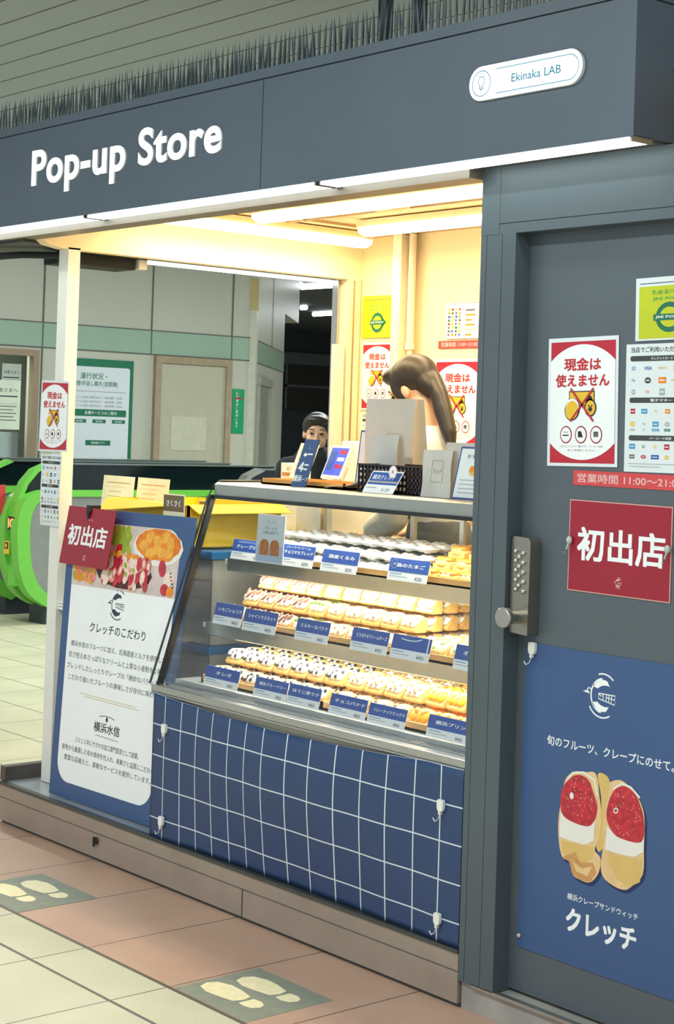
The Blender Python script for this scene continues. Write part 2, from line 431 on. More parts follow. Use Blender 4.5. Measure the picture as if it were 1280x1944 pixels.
b = MB(); b.box(-24, -23.9, 13, 21, 2.93, 3.17); b.box(-24, -23.95, 18.25, 19.98, 1.98, 2.93, 1); b.box(-23.95, -23.93, 18.25, 19.98, 2.45, 2.5); b.box(-23.95, -23.93, 18.25, 18.30, 1.98, 2.93)
struct(b.build('trim_3', [m_far2, mat('far brown grey panel', (58, 58, 54), .6)]))

# station door in the wall
b = MB(); fy0, fy1 = 5.958, 6.893
b.box(WX, WX+.05, fy0, fy0+.07, 0, 2.27); b.box(WX, WX+.05, fy1-.07, fy1, 0, 2.27); b.box(WX, WX+.05, fy0+.07, fy1-.07, 2.2, 2.27)
struct(b.build('trim_1', mat('brown door frame', (158, 142, 118), .45, noise=.1)))
dr = MB().box(WX, WX+.03, fy0+.07, fy1-.07, 0.01, 2.2).build('door_1', mat('beige steel door', (178, 176, 156), .45, noise=.04)); struct(dr)
b = MB(); b.box(WX+.03, WX+.09, 6.44, 6.72, 2.09, 2.17); b.box(WX+.09, WX+.12, 6.5, 6.7, 2.15, 2.165); b.build('door_closer', m_steel, dr)
b = MB(); b.box(WX+.03, WX+.06, 6.06, 6.13, 1.17, 1.37); b.ell((WX+.1, 6.12, 1.2), (.03, .03, .03)); b.build('door_handle', mat('dark lock metal', (92, 94, 92), .4, .6), dr)
dr2 = MB().box(WX+.031, WX+.034, 6.17, 6.6, 1.34, 1.68).build('notice_sheet', mat('yellowed paper', (190, 190, 170), .6)); tag(dr2, 'blank yellowed sheet taped on the beige station door', 'paper')

# ticket office window at the far left
b = MB()
for y0, y1, z0, z1 in ((3.2, 3.28, .95, 2.25), (4.6, 4.66, .95, 2.25), (3.28, 4.6, 2.19, 2.25), (3.28, 4.6, .95, 1.0)): b.box(WX-.05, WX+.03, y0, y1, z0, z1)
wf = b.build('window_1', mat('window frame brown', (150, 132, 108), .4)); struct(wf)
MB().box(WX-.03, WX-.022, 3.28, 4.6, 1.0, 2.19).build('pane', glass('office glass', (.9, .95, .93)), wf)
struct(MB().box(WX-2.2, WX-2.1, 2.4, 8.5, 0, 3.0).build('wall_office', mat('office wall', (120, 130, 118), .7, noise=.15, nscale=2)))
area('office_lamp', (WX-1.1, 3.9, 2.9), 1.4, .3, 60, (.95, 1, .9))
tag(MB().box(WX-.9, WX-.25, 3.25, 4.62, .9, 1.47).build('office_counter', mat('pale blue counter', (168, 184, 186), .5)), 'pale blue-grey counter front behind the office window', 'counter')
def notice(y0, y1, z0, z1, lab, name='notice_sheet', bg=m_white, x=WX+.032):
    W_, H_ = y1-y0, z1-z0; P = Print()
    P.rect(.04*W_, .52*H_, .96*W_, .525*H_, m_grey); P.text('お客さまへ', W_*.5, H_*.8, H_*.09, m_ink, w=W_*.8)
    P.rect(.05*W_, H_*.66, .9*W_, H_*.685, m_ink)
    for k in range(5): P.rect(.08*W_, H_*(.46-.07*k), W_*(.88-.1*(k % 2)), H_*(.46-.07*k)+H_*.018, m_grey)
    return tag(P.build(name, planeX(x, y0, z0), .002, W_, H_, bg), lab, 'notice')
notice(4.16, 4.47, 1.5, 1.955, 'white notice with a heavy black rule, front sheet on the office window', bg=mat('greenish paper', (214, 226, 206), .6))
notice(4.30, 4.50, 1.72, 2.11, 'smaller grey notice behind the ruled one on the office window', bg=mat('grey paper', (176, 184, 176), .6), x=WX-.02)
P = Print(); P.rect(0.01, .1, .06, .2, m_red, 1)
P = Print(); P.rect(.012, .03, .05, .17, m_lgrey, 1); P.text('非常', .03, .2, .03, m_dgreen)
eb = empty('extinguisher_board', (WX-.6, 4.6, 1.6)); tag(eb, 'yellow-green board with a dark extinguisher behind the office window', 'board')
P.build('board', planeX(WX-.62, 4.46, 1.58), .01, .24, .27, mat('yellow green board', (176, 190, 70), .5), eb)
b = MB(); b.tube([(WX-.57, 4.6, 1.6), (WX-.57, 4.6, 1.76)], .035, 10); b.tube([(WX-.57, 4.6, 1.76), (WX-.57, 4.6, 1.80)], [.03, .012], 10); b.tube([(WX-.57, 4.6, 1.8), (WX-.57, 4.54, 1.78), (WX-.57, 4.53, 1.7)], .006, 6)
b.build('extinguisher', mat('dark olive metal', (62, 72, 44), .4), eb)

# green information poster (JR)
pw, ph = .72, 1.3; P = Print()
P.rrect(.02, .02, pw-.04, ph-.075, .03, mat('cool white poster', (214, 222, 228), .45, noise=.02), 1)
P.text('運行状況・', .27, 1.135, .06, m_dgreen, 2, .01); P.text('振替/折返し案内 [首都圏]', .29, 1.06, .055, m_dgreen, 2, .01, w=.5)
for k in range(3): P.text('タイトル区間の運転見合せ・遅延情報（全線）', .32, .93-.04*k, .022, m_grey, 2, w=.56)
P.rect(.03, .985, .64, .989, m_grey, 2)
P.rrect(.04, .75, .65, .815, .01, m_dgreen, 2); P.text('各種サービスのご案内', .36, .783, .034, m_white, 3)
for k in range(3):
    P.rect(.05+.22*k, .685, .2+.22*k, .72, m_dgreen, 2); P.text('運行情報', .125+.22*k, .702, .018, m_white, 3)
P.rect(.2, .47, .48, .52, m_dgreen, 2); P.text('時刻表アプリ', .34, .495, .024, m_white, 3)
P.rect(.02, .25, .64, .254, m_grey, 2); P.text('JR', .36, .2, .06, mat('jr grey', (70, 78, 84)), 2, .01)
tag(P.build('information_poster', planeX(WX+.004, 5.0, .9), .008, pw, ph, m_dgreen), 'tall white information poster with green border on the station wall', 'poster')
P = Print(); P.text('駅係員がご案内します', .06, .41, .03, m_white, 1, 0, vert=True); P.ellipse(.08, .415, .02, .022, m_green, 1); P.rect(.03, .35, .12, .37, m_red, 1)
tag(P.build('vertical_sign', planeX(WX+.004, 6.935, 1.525), .006, .15, .455, mat('vivid green sign', (0, 150, 98), .4)), 'narrow upright green sign beside the beige station door', 'sign')

# ---------------------------------------------------------------- ticket gates
m_gg = mat('gate lime green', (112, 196, 76), .35, noise=.03); m_gs = mat('gate grey side', (142, 146, 146), .45, .3); m_gk = mat('gate black panel', (14, 26, 30), .15)
def gate_proto():
    g = empty('ticket_gate', (0, 0, 0))
    # local: length along +Y from the rounded end, thickness 0.3 in X
    def crv(P): return [(.5*((2*P[i][0])+(P[i+1][0]-P[i-1][0])*t+(2*P[i-1][0]-5*P[i][0]+4*P[i+1][0]-P[i+2][0])*t*t+(-P[i-1][0]+3*P[i][0]-3*P[i+1][0]+P[i+2][0])*t**3), .5*((2*P[i][1])+(P[i+1][1]-P[i-1][1])*t+(2*P[i-1][1]-5*P[i][1]+4*P[i+1][1]-P[i+2][1])*t*t+(-P[i-1][1]+3*P[i][1]-3*P[i+1][1]+P[i+2][1])*t**3)) for i in range(1, len(P)-2) for t in (0, .25, .5, .75)]+[P[-2]]
    prof = crv([(.5, .08), (.34, .12), (.14, .24), (.05, .42), (.02, .62), (.02, .84), (.09, .99), (.24, 1.05), (.5, 1.05)])+[(2.6, 1.05), (2.6, .12)]
    inner = crv([(.55, .12), (.42, .17), (.24, .29), (.16, .44), (.13, .62), (.13, .82), (.18, .94), (.30, 1.0), (.55, 1.0)])+[(2.55, 1.0), (2.55, .16)]
    b = MB(); b.prism(inner, -.14, .14); b.build('side_panel', m_gs, g)
    rim = [];  k = 7
    out = prof[:-1]; inn = inner[:-1]
    b = MB()
    for x0, x1 in ((-.155, -.05), (.05, .155)):
        for i in range(len(out)-1):
            q = [out[i], out[i+1], inn[i+1], inn[i]]
            b.prism(q, x0, x1, smooth=False)
    b.prism([(.06, .3), (.1, .3), (.1, .95), (.06, .95)], -.05, .05)
    b.build('green_rim', m_gg, g)
    b = MB(); b.prism([(.3, 0), (.3, .16), (2.5, .16), (2.5, 0)], -.12, .12); b.build('foot', mat('gate foot', (56, 64, 72), .6), g)
    top = [(.10, 1.0), (.14, 1.1), (.22, 1.19), (.34, 1.25), (2.6, 1.25), (2.6, 1.05), (.2, 1.05)]
    b = MB(); b.prism(top, -.03, .03); b.build('black_screen', m_gk, g)
    b = MB()
    pts = [(.05, .84), (.07, .98), (.12, 1.11), (.21, 1.21), (.34, 1.265)]
    b.prism(pts+[(p[0]+.035, p[1]-.02) for p in reversed(pts)], -.05, .05)
    b.build('arch', m_gg, g)
    b = MB(); b.box(-.05, .05, .34, 2.6, 1.25, 1.262); b.build('top_cap', mat('grey cap', (120, 132, 132), .3, .5), g)
    b = MB(); b.box(.14, .15, .32, .62, .62, .9); b.build('display', mat('green display', (0, 112, 74), .3), g)
    P = Print(); P.text('IC', .05, .05, .075, mat('led orange', (255, 90, 40), noise=0, emit=(1, .22, .06), estr=3), 1, .03)
    P.build('card_reader', lambda u, v, n: Vector((.04-.02+u*1-.03, .03-n, .74+v)), .012, .1, .1, m_black, g)
    P = Print(); P.rect(.01, .04, .07, .09, m_ink, 1); P.rect(.02, .05, .05, .08, m_yel, 2)
    P.build('sticker', lambda u, v, n: Vector((-.04+u, .012-n, .55+v)), .004, .08, .1, m_yel, g)
    return g
g0 = gate_proto()
gx = [(-8.28, 3.15, 'nearest green and grey ticket gate, its rounded end left of the post'), (-9.0, 3.2, 'second green ticket gate behind the nearest one, mostly hidden'), (-9.72, 3.45, 'third ticket gate, nearest to the station wall')]
for i, (x, y, lab) in enumerate(gx):
    g = g0 if i == 0 else copy_tree(g0)
    g.location = (x, y, 0); tag(g, lab, 'ticket gate', 'ticket gates behind the stall')
g = copy_tree(g0); g.location = (-7.45, 4.62, 0); tag(g, 'ticket gate with a silver arched end right of the yellow box', 'ticket gate', 'ticket gates behind the stall')
for ch in g.children:
    if ch.name.split('.')[0] in ('arch', 'green_rim'): ch.data = ch.data.copy(); ch.data.materials.clear(); ch.data.materials.append(m_steel)
b = MB(); b.prism([(2.85, .98), (3.2, 1.08), (3.2, .86), (3.0, .82)], -8.45, -8.40)
tag(b.build('gate_flap', mat('red flap', (206, 62, 66), .35)), 'red flap door sticking out at the end of the nearest gate', 'gate flap')

# ================================================================ STALL
# raised platform
b = MB(); b.box(-2.61, -.002, 0.0, 1.9, .012, .152, 0); b.box(-2.61, -.002, .004, 1.9, .152, .158, 1)
b.box(-2.612, -.002, -.004, .02, .150, .161, 2); b.box(-2.6, -.002, .012, 1.8, 0, .012, 2)
b.box(-2.61, -.002, -.002, 0.0, .1005, .102, 2); b.box(-1.0, -.997, -.002, 0, .012, .1, 2)
struct(b.build('platform', [m_steelw, m_plat, mat('dark platform edge', (84, 88, 86), .4, .5)]))
b = MB(); b.tube([(-1.88, -.002, .075), (-1.88, -.012, .075)], .013, 12); b.box(-1.884, -1.876, -.016, -.01, .055, .09)
tag(b.build('bolt_fitting', mat('old bolt', (70, 76, 66), .5, .7)), 'small dark bolt fitting on the platform front below the leaning board', 'bolt')
struct(MB().box(-2.64, -2.6, 0.02, 1.9, .158, .215).build('kerb', mat('dark kerb steel', (98, 92, 88), .4, .6)))
struct(MB().box(0.003, 2.4, .012, .5, 0, .075).build('concrete_step', mat('worn concrete', (158, 154, 148), .8, noise=.16, nscale=9)))
struct(MB().box(.05, 2.4, .0, .02, .072, .08).build('threshold', m_steel))

# post
b = MB(); b.box(-2.535, -2.465, .145, .2, .16, 2.29)
post = struct(b.build('post', m_ptwhite)); 
b = MB(); b.box(-2.56, -2.44, .13, .215, .158, .164)
for x, y in ((-2.55, .14), (-2.545, .2)): b.tube([(x, y, .164), (x, y, .17)], .006, 6)
b.build('foot_plate', m_ptwhite, post)
# low side wall and shelf
struct(MB().box(-2.53, -2.49, .2, 1.66, .16, .89).build('wall_side_low', mat('side low panel', (226, 224, 214), .5)))
b = MB()
for k in range(3): b.box(-2.5+.004*k, -2.34, .15, 1.5, .885-.012*k-.01, .885-.012*k)
sh = tag(b.build('side_shelf', m_ptwhite), 'white ledge shelf fixed to the front post at waist height', 'shelf')
# side header, back wall, ceiling, right side
b = MB(); 
prof = [(-.02, 2.475), (-.02, 2.40), (.0, 2.33), (.05, 2.295), (.12, 2.283), (1.7, 2.283), (1.7, 2.475)]
b.prism(prof, -2.52, -2.465)
struct(b.build('wall_side_header', m_cream))
struct(MB().box(-2.52, -.0, 1.70, 1.76, .16, 2.475).build('wall_stall_back', m_cream))
struct(MB().box(-2.52, 1.3, .02, 1.76, 2.475, 2.52).build('ceiling_stall', mat('tan stall ceiling', (214, 184, 134), .6, noise=.04, nscale=3)))
struct(MB().box(.9, .94, .12, 1.70, .16, 2.475).build('wall_stall_right', m_cream))
struct(MB().box(.0, .9, 1.70, 1.76, .16, 2.475).build('wall_stall_back_right', m_cream))
struct(MB().box(.02, .94, .1, .12, .16, 2.34).build('wall_front_lining', m_cream))
b = MB(); b.box(-2.52, -2.465, 1.615, 1.69, .16, 2.283); b.box(-2.466, -2.461, 1.645, 1.652, .16, 2.28, 1); b.box(-2.56, -2.52, 1.60, 1.66, .16, 2.283, 2)
struct(b.build('jamb_side', [m_cream, mat('jamb line', (150, 130, 100)), m_steel]))
tag(MB().box(-2.49, -2.46, 1.548, 1.598, 1.2, 1.985).build('hinged_panel', mat('cream folded panel', (236, 226, 204), .5)), 'narrow cream upright panel in the side opening', 'panel')
# column and pipe on the back wall
b = MB(); b.box(-2.175, -2.12, 1.62, 1.70, .16, 2.475); b.box(-2.23, -2.21, 1.67, 1.7, .16, 2.475); struct(b.build('pillar_stall', mat('cream pillar', (240, 226, 196), .5)))
b = MB(); b.tube([(-2.09, 1.66, 2.47), (-2.09, 1.66, 1.99)], .017, 10); b.tube([(-2.09, 1.66, 1.99), (-2.09, 1.66, 1.96)], .021, 10); b.tube([(-2.09, 1.66, 1.97), (-2.09, 1.67, .4)], .012, 8)
tag(b.build('conduit_pipe', mat('cream pipe', (240, 226, 200), .4)), 'thin cream conduit pipe running down the back wall', 'pipe')
tag(MB().box(-1.655, -1.635, 1.66, 1.7, 1.95, 2.25).build('switch_box', mat('dark switch box', (70, 84, 80), .5)), 'dark narrow box on the back wall next to the door frame', 'box')
# ceiling panels
for x0, x1, y0, y1 in ((-2.46, .8, .92, .925), (-2.1, -2.095, .06, 1.69), (-2.46, .8, .35, .355)):
    pass
b = MB(); b.box(-2.46, .8, 1.06, 1.075, 2.466, 2.476); b.box(-2.12, -2.105, .06, 1.69, 2.466, 2.476); b.box(-2.46, .8, .45, .46, 2.466, 2.476)
struct(b.build('ceiling_battens', mat('ceiling batten', (190, 160, 112), .6)))

# fluorescent tubes inside the stall
m_tube = mat('warm tube diffuser', (255, 250, 240), .4, noise=0, emit=(1.0, .84, .58), estr=12)
def tube_light(p0, p1, lab):
    t = empty('tube_light', (p0[0], p0[1], 2.475)); tag(t, lab, 'ceiling lamp', 'tube lamps under the stall ceiling')
    p0, p1 = Vector(p0), Vector(p1); d = (p1-p0).normalized(); L = (p1-p0).length
    s = d.cross(Vector((0, 0, 1)))
    b = MB()
    n = 12; vs = []; prof = [(math.cos(R(180+180*i/8))*.035, math.sin(R(180+180*i/8))*.038) for i in range(9)]
    ts = [0, .008, .03, .08]; sc = [.25, .65, .92, 1.0]
    st = [(a, c) for a, c in zip(ts, sc)]+[(L-a, c) for a, c in reversed(list(zip(ts, sc)))]
    for a, c in st:
        for q in prof: vs.append(p0+d*a+s*q[0]*c+Vector((0, 0, q[1]*c)))
    fs = [(i*9+k, i*9+k+1, (i+1)*9+k+1, (i+1)*9+k) for i in range(len(st)-1) for k in range(8)]
    b.add(vs, fs, 0, True); b.add(vs, [list(range(9)), list(range(len(vs)-9, len(vs)))]); b.build('diffuser', m_tube, t)
    b = MB(); vs = [p0+d*a+s*k+Vector((0, 0, z)) for a in (.01, L-.01) for k in (-.033, .033) for z in (.0005, .03)]
    b.add(vs, [(0, 1, 3, 2), (4, 6, 7, 5), (0, 4, 5, 1), (2, 3, 7, 6), (0, 2, 6, 4), (1, 5, 7, 3)]); b.build('housing', m_cream, t)
tube_light((-1.98, .70, 2.44), (-.3, .70, 2.44), 'front tube lamp, the longest glowing bar under the stall ceiling')
tube_light((-1.96, 1.24, 2.44), (-.3, 1.24, 2.44), 'rear tube lamp parallel to the counter under the stall ceiling')
tube_light((-2.26, .36, 2.44), (-2.26, 1.56, 2.44), 'side tube lamp running back along the side header')
b = MB(); b.tube([(-1.45, .93, 2.475), (-1.45, .93, 2.45)], .09, 20); b.tube([(-1.45, .93, 2.45), (-1.45, .93, 2.44)], [.085, .05], 20)
tag(b.build('smoke_detector', mat('amber plastic', (240, 212, 150), .4)), 'flat round yellowish detector on the ceiling between the tubes', 'detector')

# fascia
FX0, FX1, FY = -3.3, .66, -.145
f = empty('fascia', (-1.3, -.07, 2.344)); f['kind'] = 'structure'
b = MB(); b.box(FX0, -.842, FY, 0, 2.346, 2.688); b.box(-.838, FX1, FY, 0, 2.346, 2.688); b.box(-.842, -.838, FY+.004, 0, 2.346, 2.688, 1)
b.box(FX0, FX1, FY+.003, 0, 2.688, 2.692, 1); b.box(FX0, FX1+.004, FY-.003, .01, 2.692, 2.722)
b.box(FX0, FX1, FY, FY+.004, 2.342, 2.346); b.box(-2.6, FX1, 0, .6, 2.525, 2.72); b.box(.0, FX1, 0, .6, 2.345, 2.53)
b.build('panel', [m_navy, m_black], f)
b = MB(); b.box(FX0, .0, -.055, .03, 2.312, 2.344); b.box(0.0, FX1-.02, -.055, -.001, 2.342, 2.346); b.build('soffit_bar', mat('taupe soffit bar', (116, 104, 92), .4, .3), f)
struct(MB().box(-3.3, -2.53, -.02, .3, 2.30, 2.33).build('ceiling_canopy', mat('dark canopy underside', (60, 66, 66), .6)))
m_led = mat('cool led panel', (245, 255, 255), .4, noise=0, emit=(.86, 1, .98), estr=6)
for x0, x1, lab in ((-3.1, -1.895, 'leftmost white light panel under the fascia'), (-1.865, -.578, 'middle white light panel under the fascia'), (-.548, .645, 'right white light panel under the fascia, above the door')):
    t = empty('soffit_light', ((x0+x1)/2, -.1, 2.33)); tag(t, lab, 'light panel', 'light panels under the fascia')
    MB().box(x0, x1, -.137, -.064, 2.334, 2.342).build('diffuser', m_led, t)
    MB().box(x0-.006, x0, -.14, -.06, 2.332, 2.346).build('end_cap', m_steel, t); MB().box(x1, x1+.006, -.14, -.06, 2.332, 2.346).build('end_cap', m_steel, t)
t = empty('soffit_light', (-2.6, 1.1, 2.26)); tag(t, 'cool white strip light along the outer edge of the side opening', 'light panel')
MB().box(-2.615, -2.595, .6, 1.66, 2.272, 2.281).build('diffuser', m_led, t); MB().box(-2.65, -2.55, .2, 1.7, 2.283, 2.30).build('housing', m_black, t)
b = MB(); b.box(-2.75, -2.6, .2, .55, 2.24, 2.283); b.tube([(-3.2, -.1, 2.28), (-2.9, .0, 2.262), (-2.75, .1, 2.272), (-2.6, .2, 2.27)], .014, 8)
tag(b.build('cable_duct', m_dark), 'dark cable duct hanging under the outer corner of the stall', 'cable duct')
tag(MB().box(-2.62, -2.585, .56, .6, 2.245, 2.283).build('light_socket', m_ptwhite), 'small white socket block beside the side strip light', 'socket')

# lettering on the fascia
P = Print(); P.text('Pop-up', 0, 0, .155, mat('lit white letters', (250, 250, 250), noise=0, emit=(1, 1, 1), estr=.9), 1, .022, 'l', w=.51)
def letters(txt, x, z0, z1, width, name, lab):
    _cu.resolution_u = 10; vs, fs, x0, x1, y0, y1 = glyphs(txt, .026, 1.06); _cu.resolution_u = 2; b = MB()
    sy = (z1-z0)/(y1-y0); sx = width/(x1-x0); mats = [MATS['lit white letters'], m_white]
    fv = [(x+(a-x0)*sx, FY-.006, z0+(c-y0)*sy) for a, c in vs]; bv = [(x+(a-x0)*sx, FY, z0+(c-y0)*sy) for a, c in vs]
    b.add(fv, fs, 0)
    cnt = {}
    for fc in fs:
        for i in range(len(fc)):
            e = tuple(sorted((fc[i], fc[(i+1) % len(fc)]))); cnt[e] = cnt.get(e, 0)+1
    n = len(vs); b.add(fv+bv, [(a, c, c+n, a+n) for (a, c), k in cnt.items() if k == 1], 1)
    tag(b.build(name, mats), lab, 'lettering')
letters('Pop-up', -2.258, 2.438, 2.612, .645, 'sign_lettering', 'white raised word Pop-up on the dark fascia')
letters('Store', -1.532, 2.482, 2.612, .485, 'sign_lettering', 'white raised word Store on the dark fascia')
# Ekinaka LAB lit sign
m_lit = mat('lit sign face', (240, 252, 255), noise=0, emit=(.88, .97, 1), estr=1.0)
P = Print(); SW, SH = .405, .092
P.rrect(0, 0, SW, SH, SH/2*.98, m_lit, 0)
P.arc(.046, .046, .034, .034, 0, 360, .0026, m_teal, 1, 30); P.arc(.046, .052, .0115, .0125, -55, 235, .0024, m_teal, 1); P.line([(.039, .043), (.041, .03), (.051, .03), (.053, .043)], .0024, m_teal, 1); P.arc(.046, .034, .004, .005, 0, 360, .002, m_teal, 1)
for a in (55, 90, 125): P.line([(.046+.017*math.cos(R(a)), .053+.017*math.sin(R(a))), (.046+.022*math.cos(R(a)), .053+.022*math.sin(R(a)))], .0022, m_teal, 1)
P.line([(.1, .078), (.36, .078)], .0024, m_teal, 1); P.line([(.1, .013), (.36, .013)], .0024, m_teal, 1); P.arc(.36, .0455, .0325, .0325, -90, 90, .0024, m_teal, 1)
P.text('Ekinaka LAB', .245, .046, .023, m_teal, 1, .012, w=.175)
pts = []; 
b = MB(); r = SH/2
poly = [(r+r*math.cos(R(a)), r+r*math.sin(R(a))) for a in range(90, 271, 15)]+[(SW-r+r*math.cos(R(a)), r+r*math.sin(R(a))) for a in range(-90, 91, 15)]
t = empty('lit_sign', (.3, FY, 2.49)); tag(t, 'small lit rounded white sign with a light bulb symbol on the fascia', 'sign')
ekx, ekz = .092, 2.494
b.prism([(ekx+p[0], ekz+p[1]) for p in poly], FY-.010, FY, 'y'); b.build('sign_box', m_ptwhite, t)
P.build('sign_face', planeY(ekx, FY-.0105, ekz), 0, SW, SH, None, t)

# bird spikes on top of the fascia
m_spike = mat('smoky spike plastic', (78, 90, 94), .35, noise=.3, nscale=30, spec=.6)
b = MB(); 
def spike_mesh(h, w):
    b = MB(); b.add([(-w, -.002, 0), (w, -.002, 0), (w, .002, 0), (-w, .002, 0), (0, 0, h), (w*.6, -.0015, h*.6), (w*.6, .0015, h*.6), (-w*.6, .0015, h*.6), (-w*.6, -.0015, h*.6)],
        [(0, 1, 5, 8), (1, 2, 6, 5), (2, 3, 7, 6), (3, 0, 8, 7), (8, 5, 4), (5, 6, 4), (6, 7, 4), (7, 8, 4)]); return b
def strip(n):
    t = empty('bird_spike_strip'); MB().box(0, .5, -.025, .025, 0, .006).build('base', m_spike, t)
    for row, y in ((0, -.018), (1, .018)):
        for k in range(n):
            o = spike_mesh(.125 if row == 0 else .12, .0052).build('spike', m_spike, t, org=None) if (row, k) in ((0, 0), (1, 0)) else None
            if o is None: o = protos[row].copy(); C.objects.link(o); o.parent = t
            else: protos[row] = o
            o.location = (.013+k*(.5/n)+row*.011, y, .004); o.rotation_euler = (R(random.uniform(-5, 5)), R(random.uniform(-3, 3)), 0)
    return t
protos = {}
ordn = ['first', 'second', 'third', 'fourth', 'fifth', 'sixth', 'seventh', 'eighth', 'ninth', 'tenth', 'eleventh', 'twelfth', 'thirteenth', 'fourteenth']
s0 = strip(20)
for i in range(7):
    s = s0 if i == 0 else copy_tree(s0)
    s.location = (-2.95+.502*i, -.08, 2.722)
    tag(s, '%s strip from the left of smoky upright bird spikes on the fascia' % ordn[i], 'bird spikes', 'bird spike strips on the fascia')
for i, (x, lab) in enumerate(((-.42, 'wider dark bracket among the bird spikes, the one nearer the seam'), (-.27, 'ribbed dark bracket among the bird spikes, the one nearer the lit sign'))):
    b = MB(); b.box(x-.018, x+.018, -.03, .0, 2.722, 3.0); b.box(x-.022, x+.022, -.032, .002, 2.722, 2.735)
    for k in range(3 if i else 1): b.box(x-.012+.01*k, x-.008+.01*k, -.034, -.03, 2.74, 2.98)
    tag(b.build('bracket', mat('dark bracket plastic', (48, 58, 60), .4, noise=.2, nscale=20)), lab, 'bracket')

# ---------------------------------------------------------------- door front on the right
b = MB()
for x0, x1 in ((0, .0215), (.0235, .082), (.084, .134)): b.box(x0, x1, 0, .1, .078, 2.155)
b.box(0.001, .1325, .003, .099, .079, 2.154)
b.box(0, 1.5, 0, .1, 2.185, 2.342); b.box(0, 1.5, .0, .1, 2.155, 2.182); b.box(0.001, 1.499, .003, .099, 2.18, 2.187); b.box(1.12, 1.5, 0, .1, .078, 2.155)
b.box(0, .07, -.001, .0, 2.155, 2.342)
fr = struct(b.build('trim_door', m_frame))
door = struct(MB().box(.134, 1.12, .06, .1, .085, 2.155).build('door_3', m_door))
DY = .06
# keypad lock
lk = empty('door_lock', (.175, DY, 1.06)); tag(lk, 'satin metal keypad lock with round knob on the dark door', 'lock')
b = MB(); b.prism([(.139, 1.062), (.207, 1.058), (.210, 1.31), (.203, 1.322), (.148, 1.325), (.140, 1.316)], .015, DY, 'y'); m_lock = mat('satin lock metal', (150, 146, 134), .3, .85, .05)
b.build('body', m_lock, lk, bevel=.004)
b = MB(); k = 0
for r_ in range(5):
    for c_ in range(2): b.ell((.158+.028*c_+.001*r_, .013, 1.285-.026*r_-.004*c_), (.0075, .007, .0075))
for r_ in range(4): b.ell((.172, .013, 1.27-.026*r_), (.0075, .007, .0075))
b.build('button', mat('shiny buttons', (210, 210, 205), .12, 1.0), lk)
b = MB(); b.tube([(.176, .015, 1.107), (.176, -.03, 1.107)], .019, 16); b.tube([(.176, -.03, 1.107), (.176, -.036, 1.107), (.176, -.05, 1.107), (.176, -.052, 1.107)], [.024, .029, .029, .026], 20)
b.build('knob', mat('knob metal', (176, 172, 164), .22, 1.0, .05), lk)

def cash_sign(P, W_, H_):
    P.rect(.04*W_, .025*H_, .965*W_, .968*H_, m_red, 1)
    pts = []; r = .169/.25*W_; hx = .462*W_; cx = W_*.5
    a0 = math.degrees(math.acos(hx/r))
    cy = .945*H_-r; pts += [(cx+r*math.cos(R(a)), cy+r*math.sin(R(a))) for a in [a0+(180-2*a0)*i/14 for i in range(15)]]
    cy = .05*H_+r; pts += [(cx+r*math.cos(R(a)), cy+r*math.sin(R(a))) for a in [180+a0+(180-2*a0)*i/14 for i in range(15)]]
    P.poly(pts, m_white, 2)
    P.text('現金は', cx, .79*H_, .095*H_, m_tred, 3, .028, w=.52*W_); P.text('使えません', cx, .665*H_, .095*H_, m_tred, 3, .028, w=.76*W_)
    s = H_/.35; c = (cx-.004*s, .475*H_)
    P.rect(c[0]-.043*s, c[1]-.002*s, c[0]+.049*s, c[1]+.038*s, m_ink, 3); P.rect(c[0]-.040*s, c[1], c[0]+.046*s, c[1]+.035*s, m_yel, 4)
    P.ellipse(c[0]-.03*s, c[1]-.012*s, .027*s, .031*s, m_ink, 5, -20); P.ellipse(c[0]-.03*s, c[1]-.008*s, .024*s, .026*s, m_white, 6, -20); P.ellipse(c[0]-.031*s, c[1]-.014*s, .023*s, .026*s, m_yel, 7, -20)
    P.ellipse(c[0]+.035*s, c[1]-.008*s, .021*s, .024*s, m_ink, 5); P.ellipse(c[0]+.035*s, c[1]-.008*s, .017*s, .02*s, m_yel, 6); P.text('¥', c[0]+.035*s, c[1]-.01*s, .02*s, m_ink, 7, .03)
    P.ellipse(c[0]+.03*s, c[1]+.012*s, .012*s, .014*s, m_ink, 5)
    P.line([(c[0]-.036*s, c[1]+.045*s), (c[0]+.046*s, c[1]-.044*s)], .006*s, m_red, 8); P.line([(c[0]+.046*s, c[1]+.045*s), (c[0]-.036*s, c[1]-.044*s)], .006*s, m_red, 8)
    for k in range(3):
        x = cx+(k-1)*.055*s*.98-.002; y = .245*H_
        P.ellipse(x, y, .0215*s, .024*s, m_dred, 3); P.ellipse(x, y, .018*s, .0205*s, m_white, 4)
    P.rect(cx-.055*s-.012*s, .235*H_, cx-.055*s+.01*s, .245*H_, m_ink, 5); P.rect(cx-.055*s-.009*s, .262*H_, cx-.055*s+.006*s, .267*H_, m_grey, 5)
    P.poly([(cx-.012*s, .225*H_), (cx+.006*s, .225*H_), (cx-.001*s, .272*H_), (cx-.012*s, .272*H_)], m_ink, 5)
    P.rect(cx+.043*s, .228*H_, cx+.06*s, .262*H_, m_grey, 5); P.rect(cx+.043*s, .262*H_, cx+.06*s, .268*H_, m_ink, 6)
    P.text('※クレジットカード・電子マネー・バーコード決済', cx, .155*H_, .016*H_, m_grey, 3, 0, w=.6*W_); P.text('をご利用ください', cx, .125*H_, .016*H_, m_grey, 3, 0, w=.4*W_)
    return P
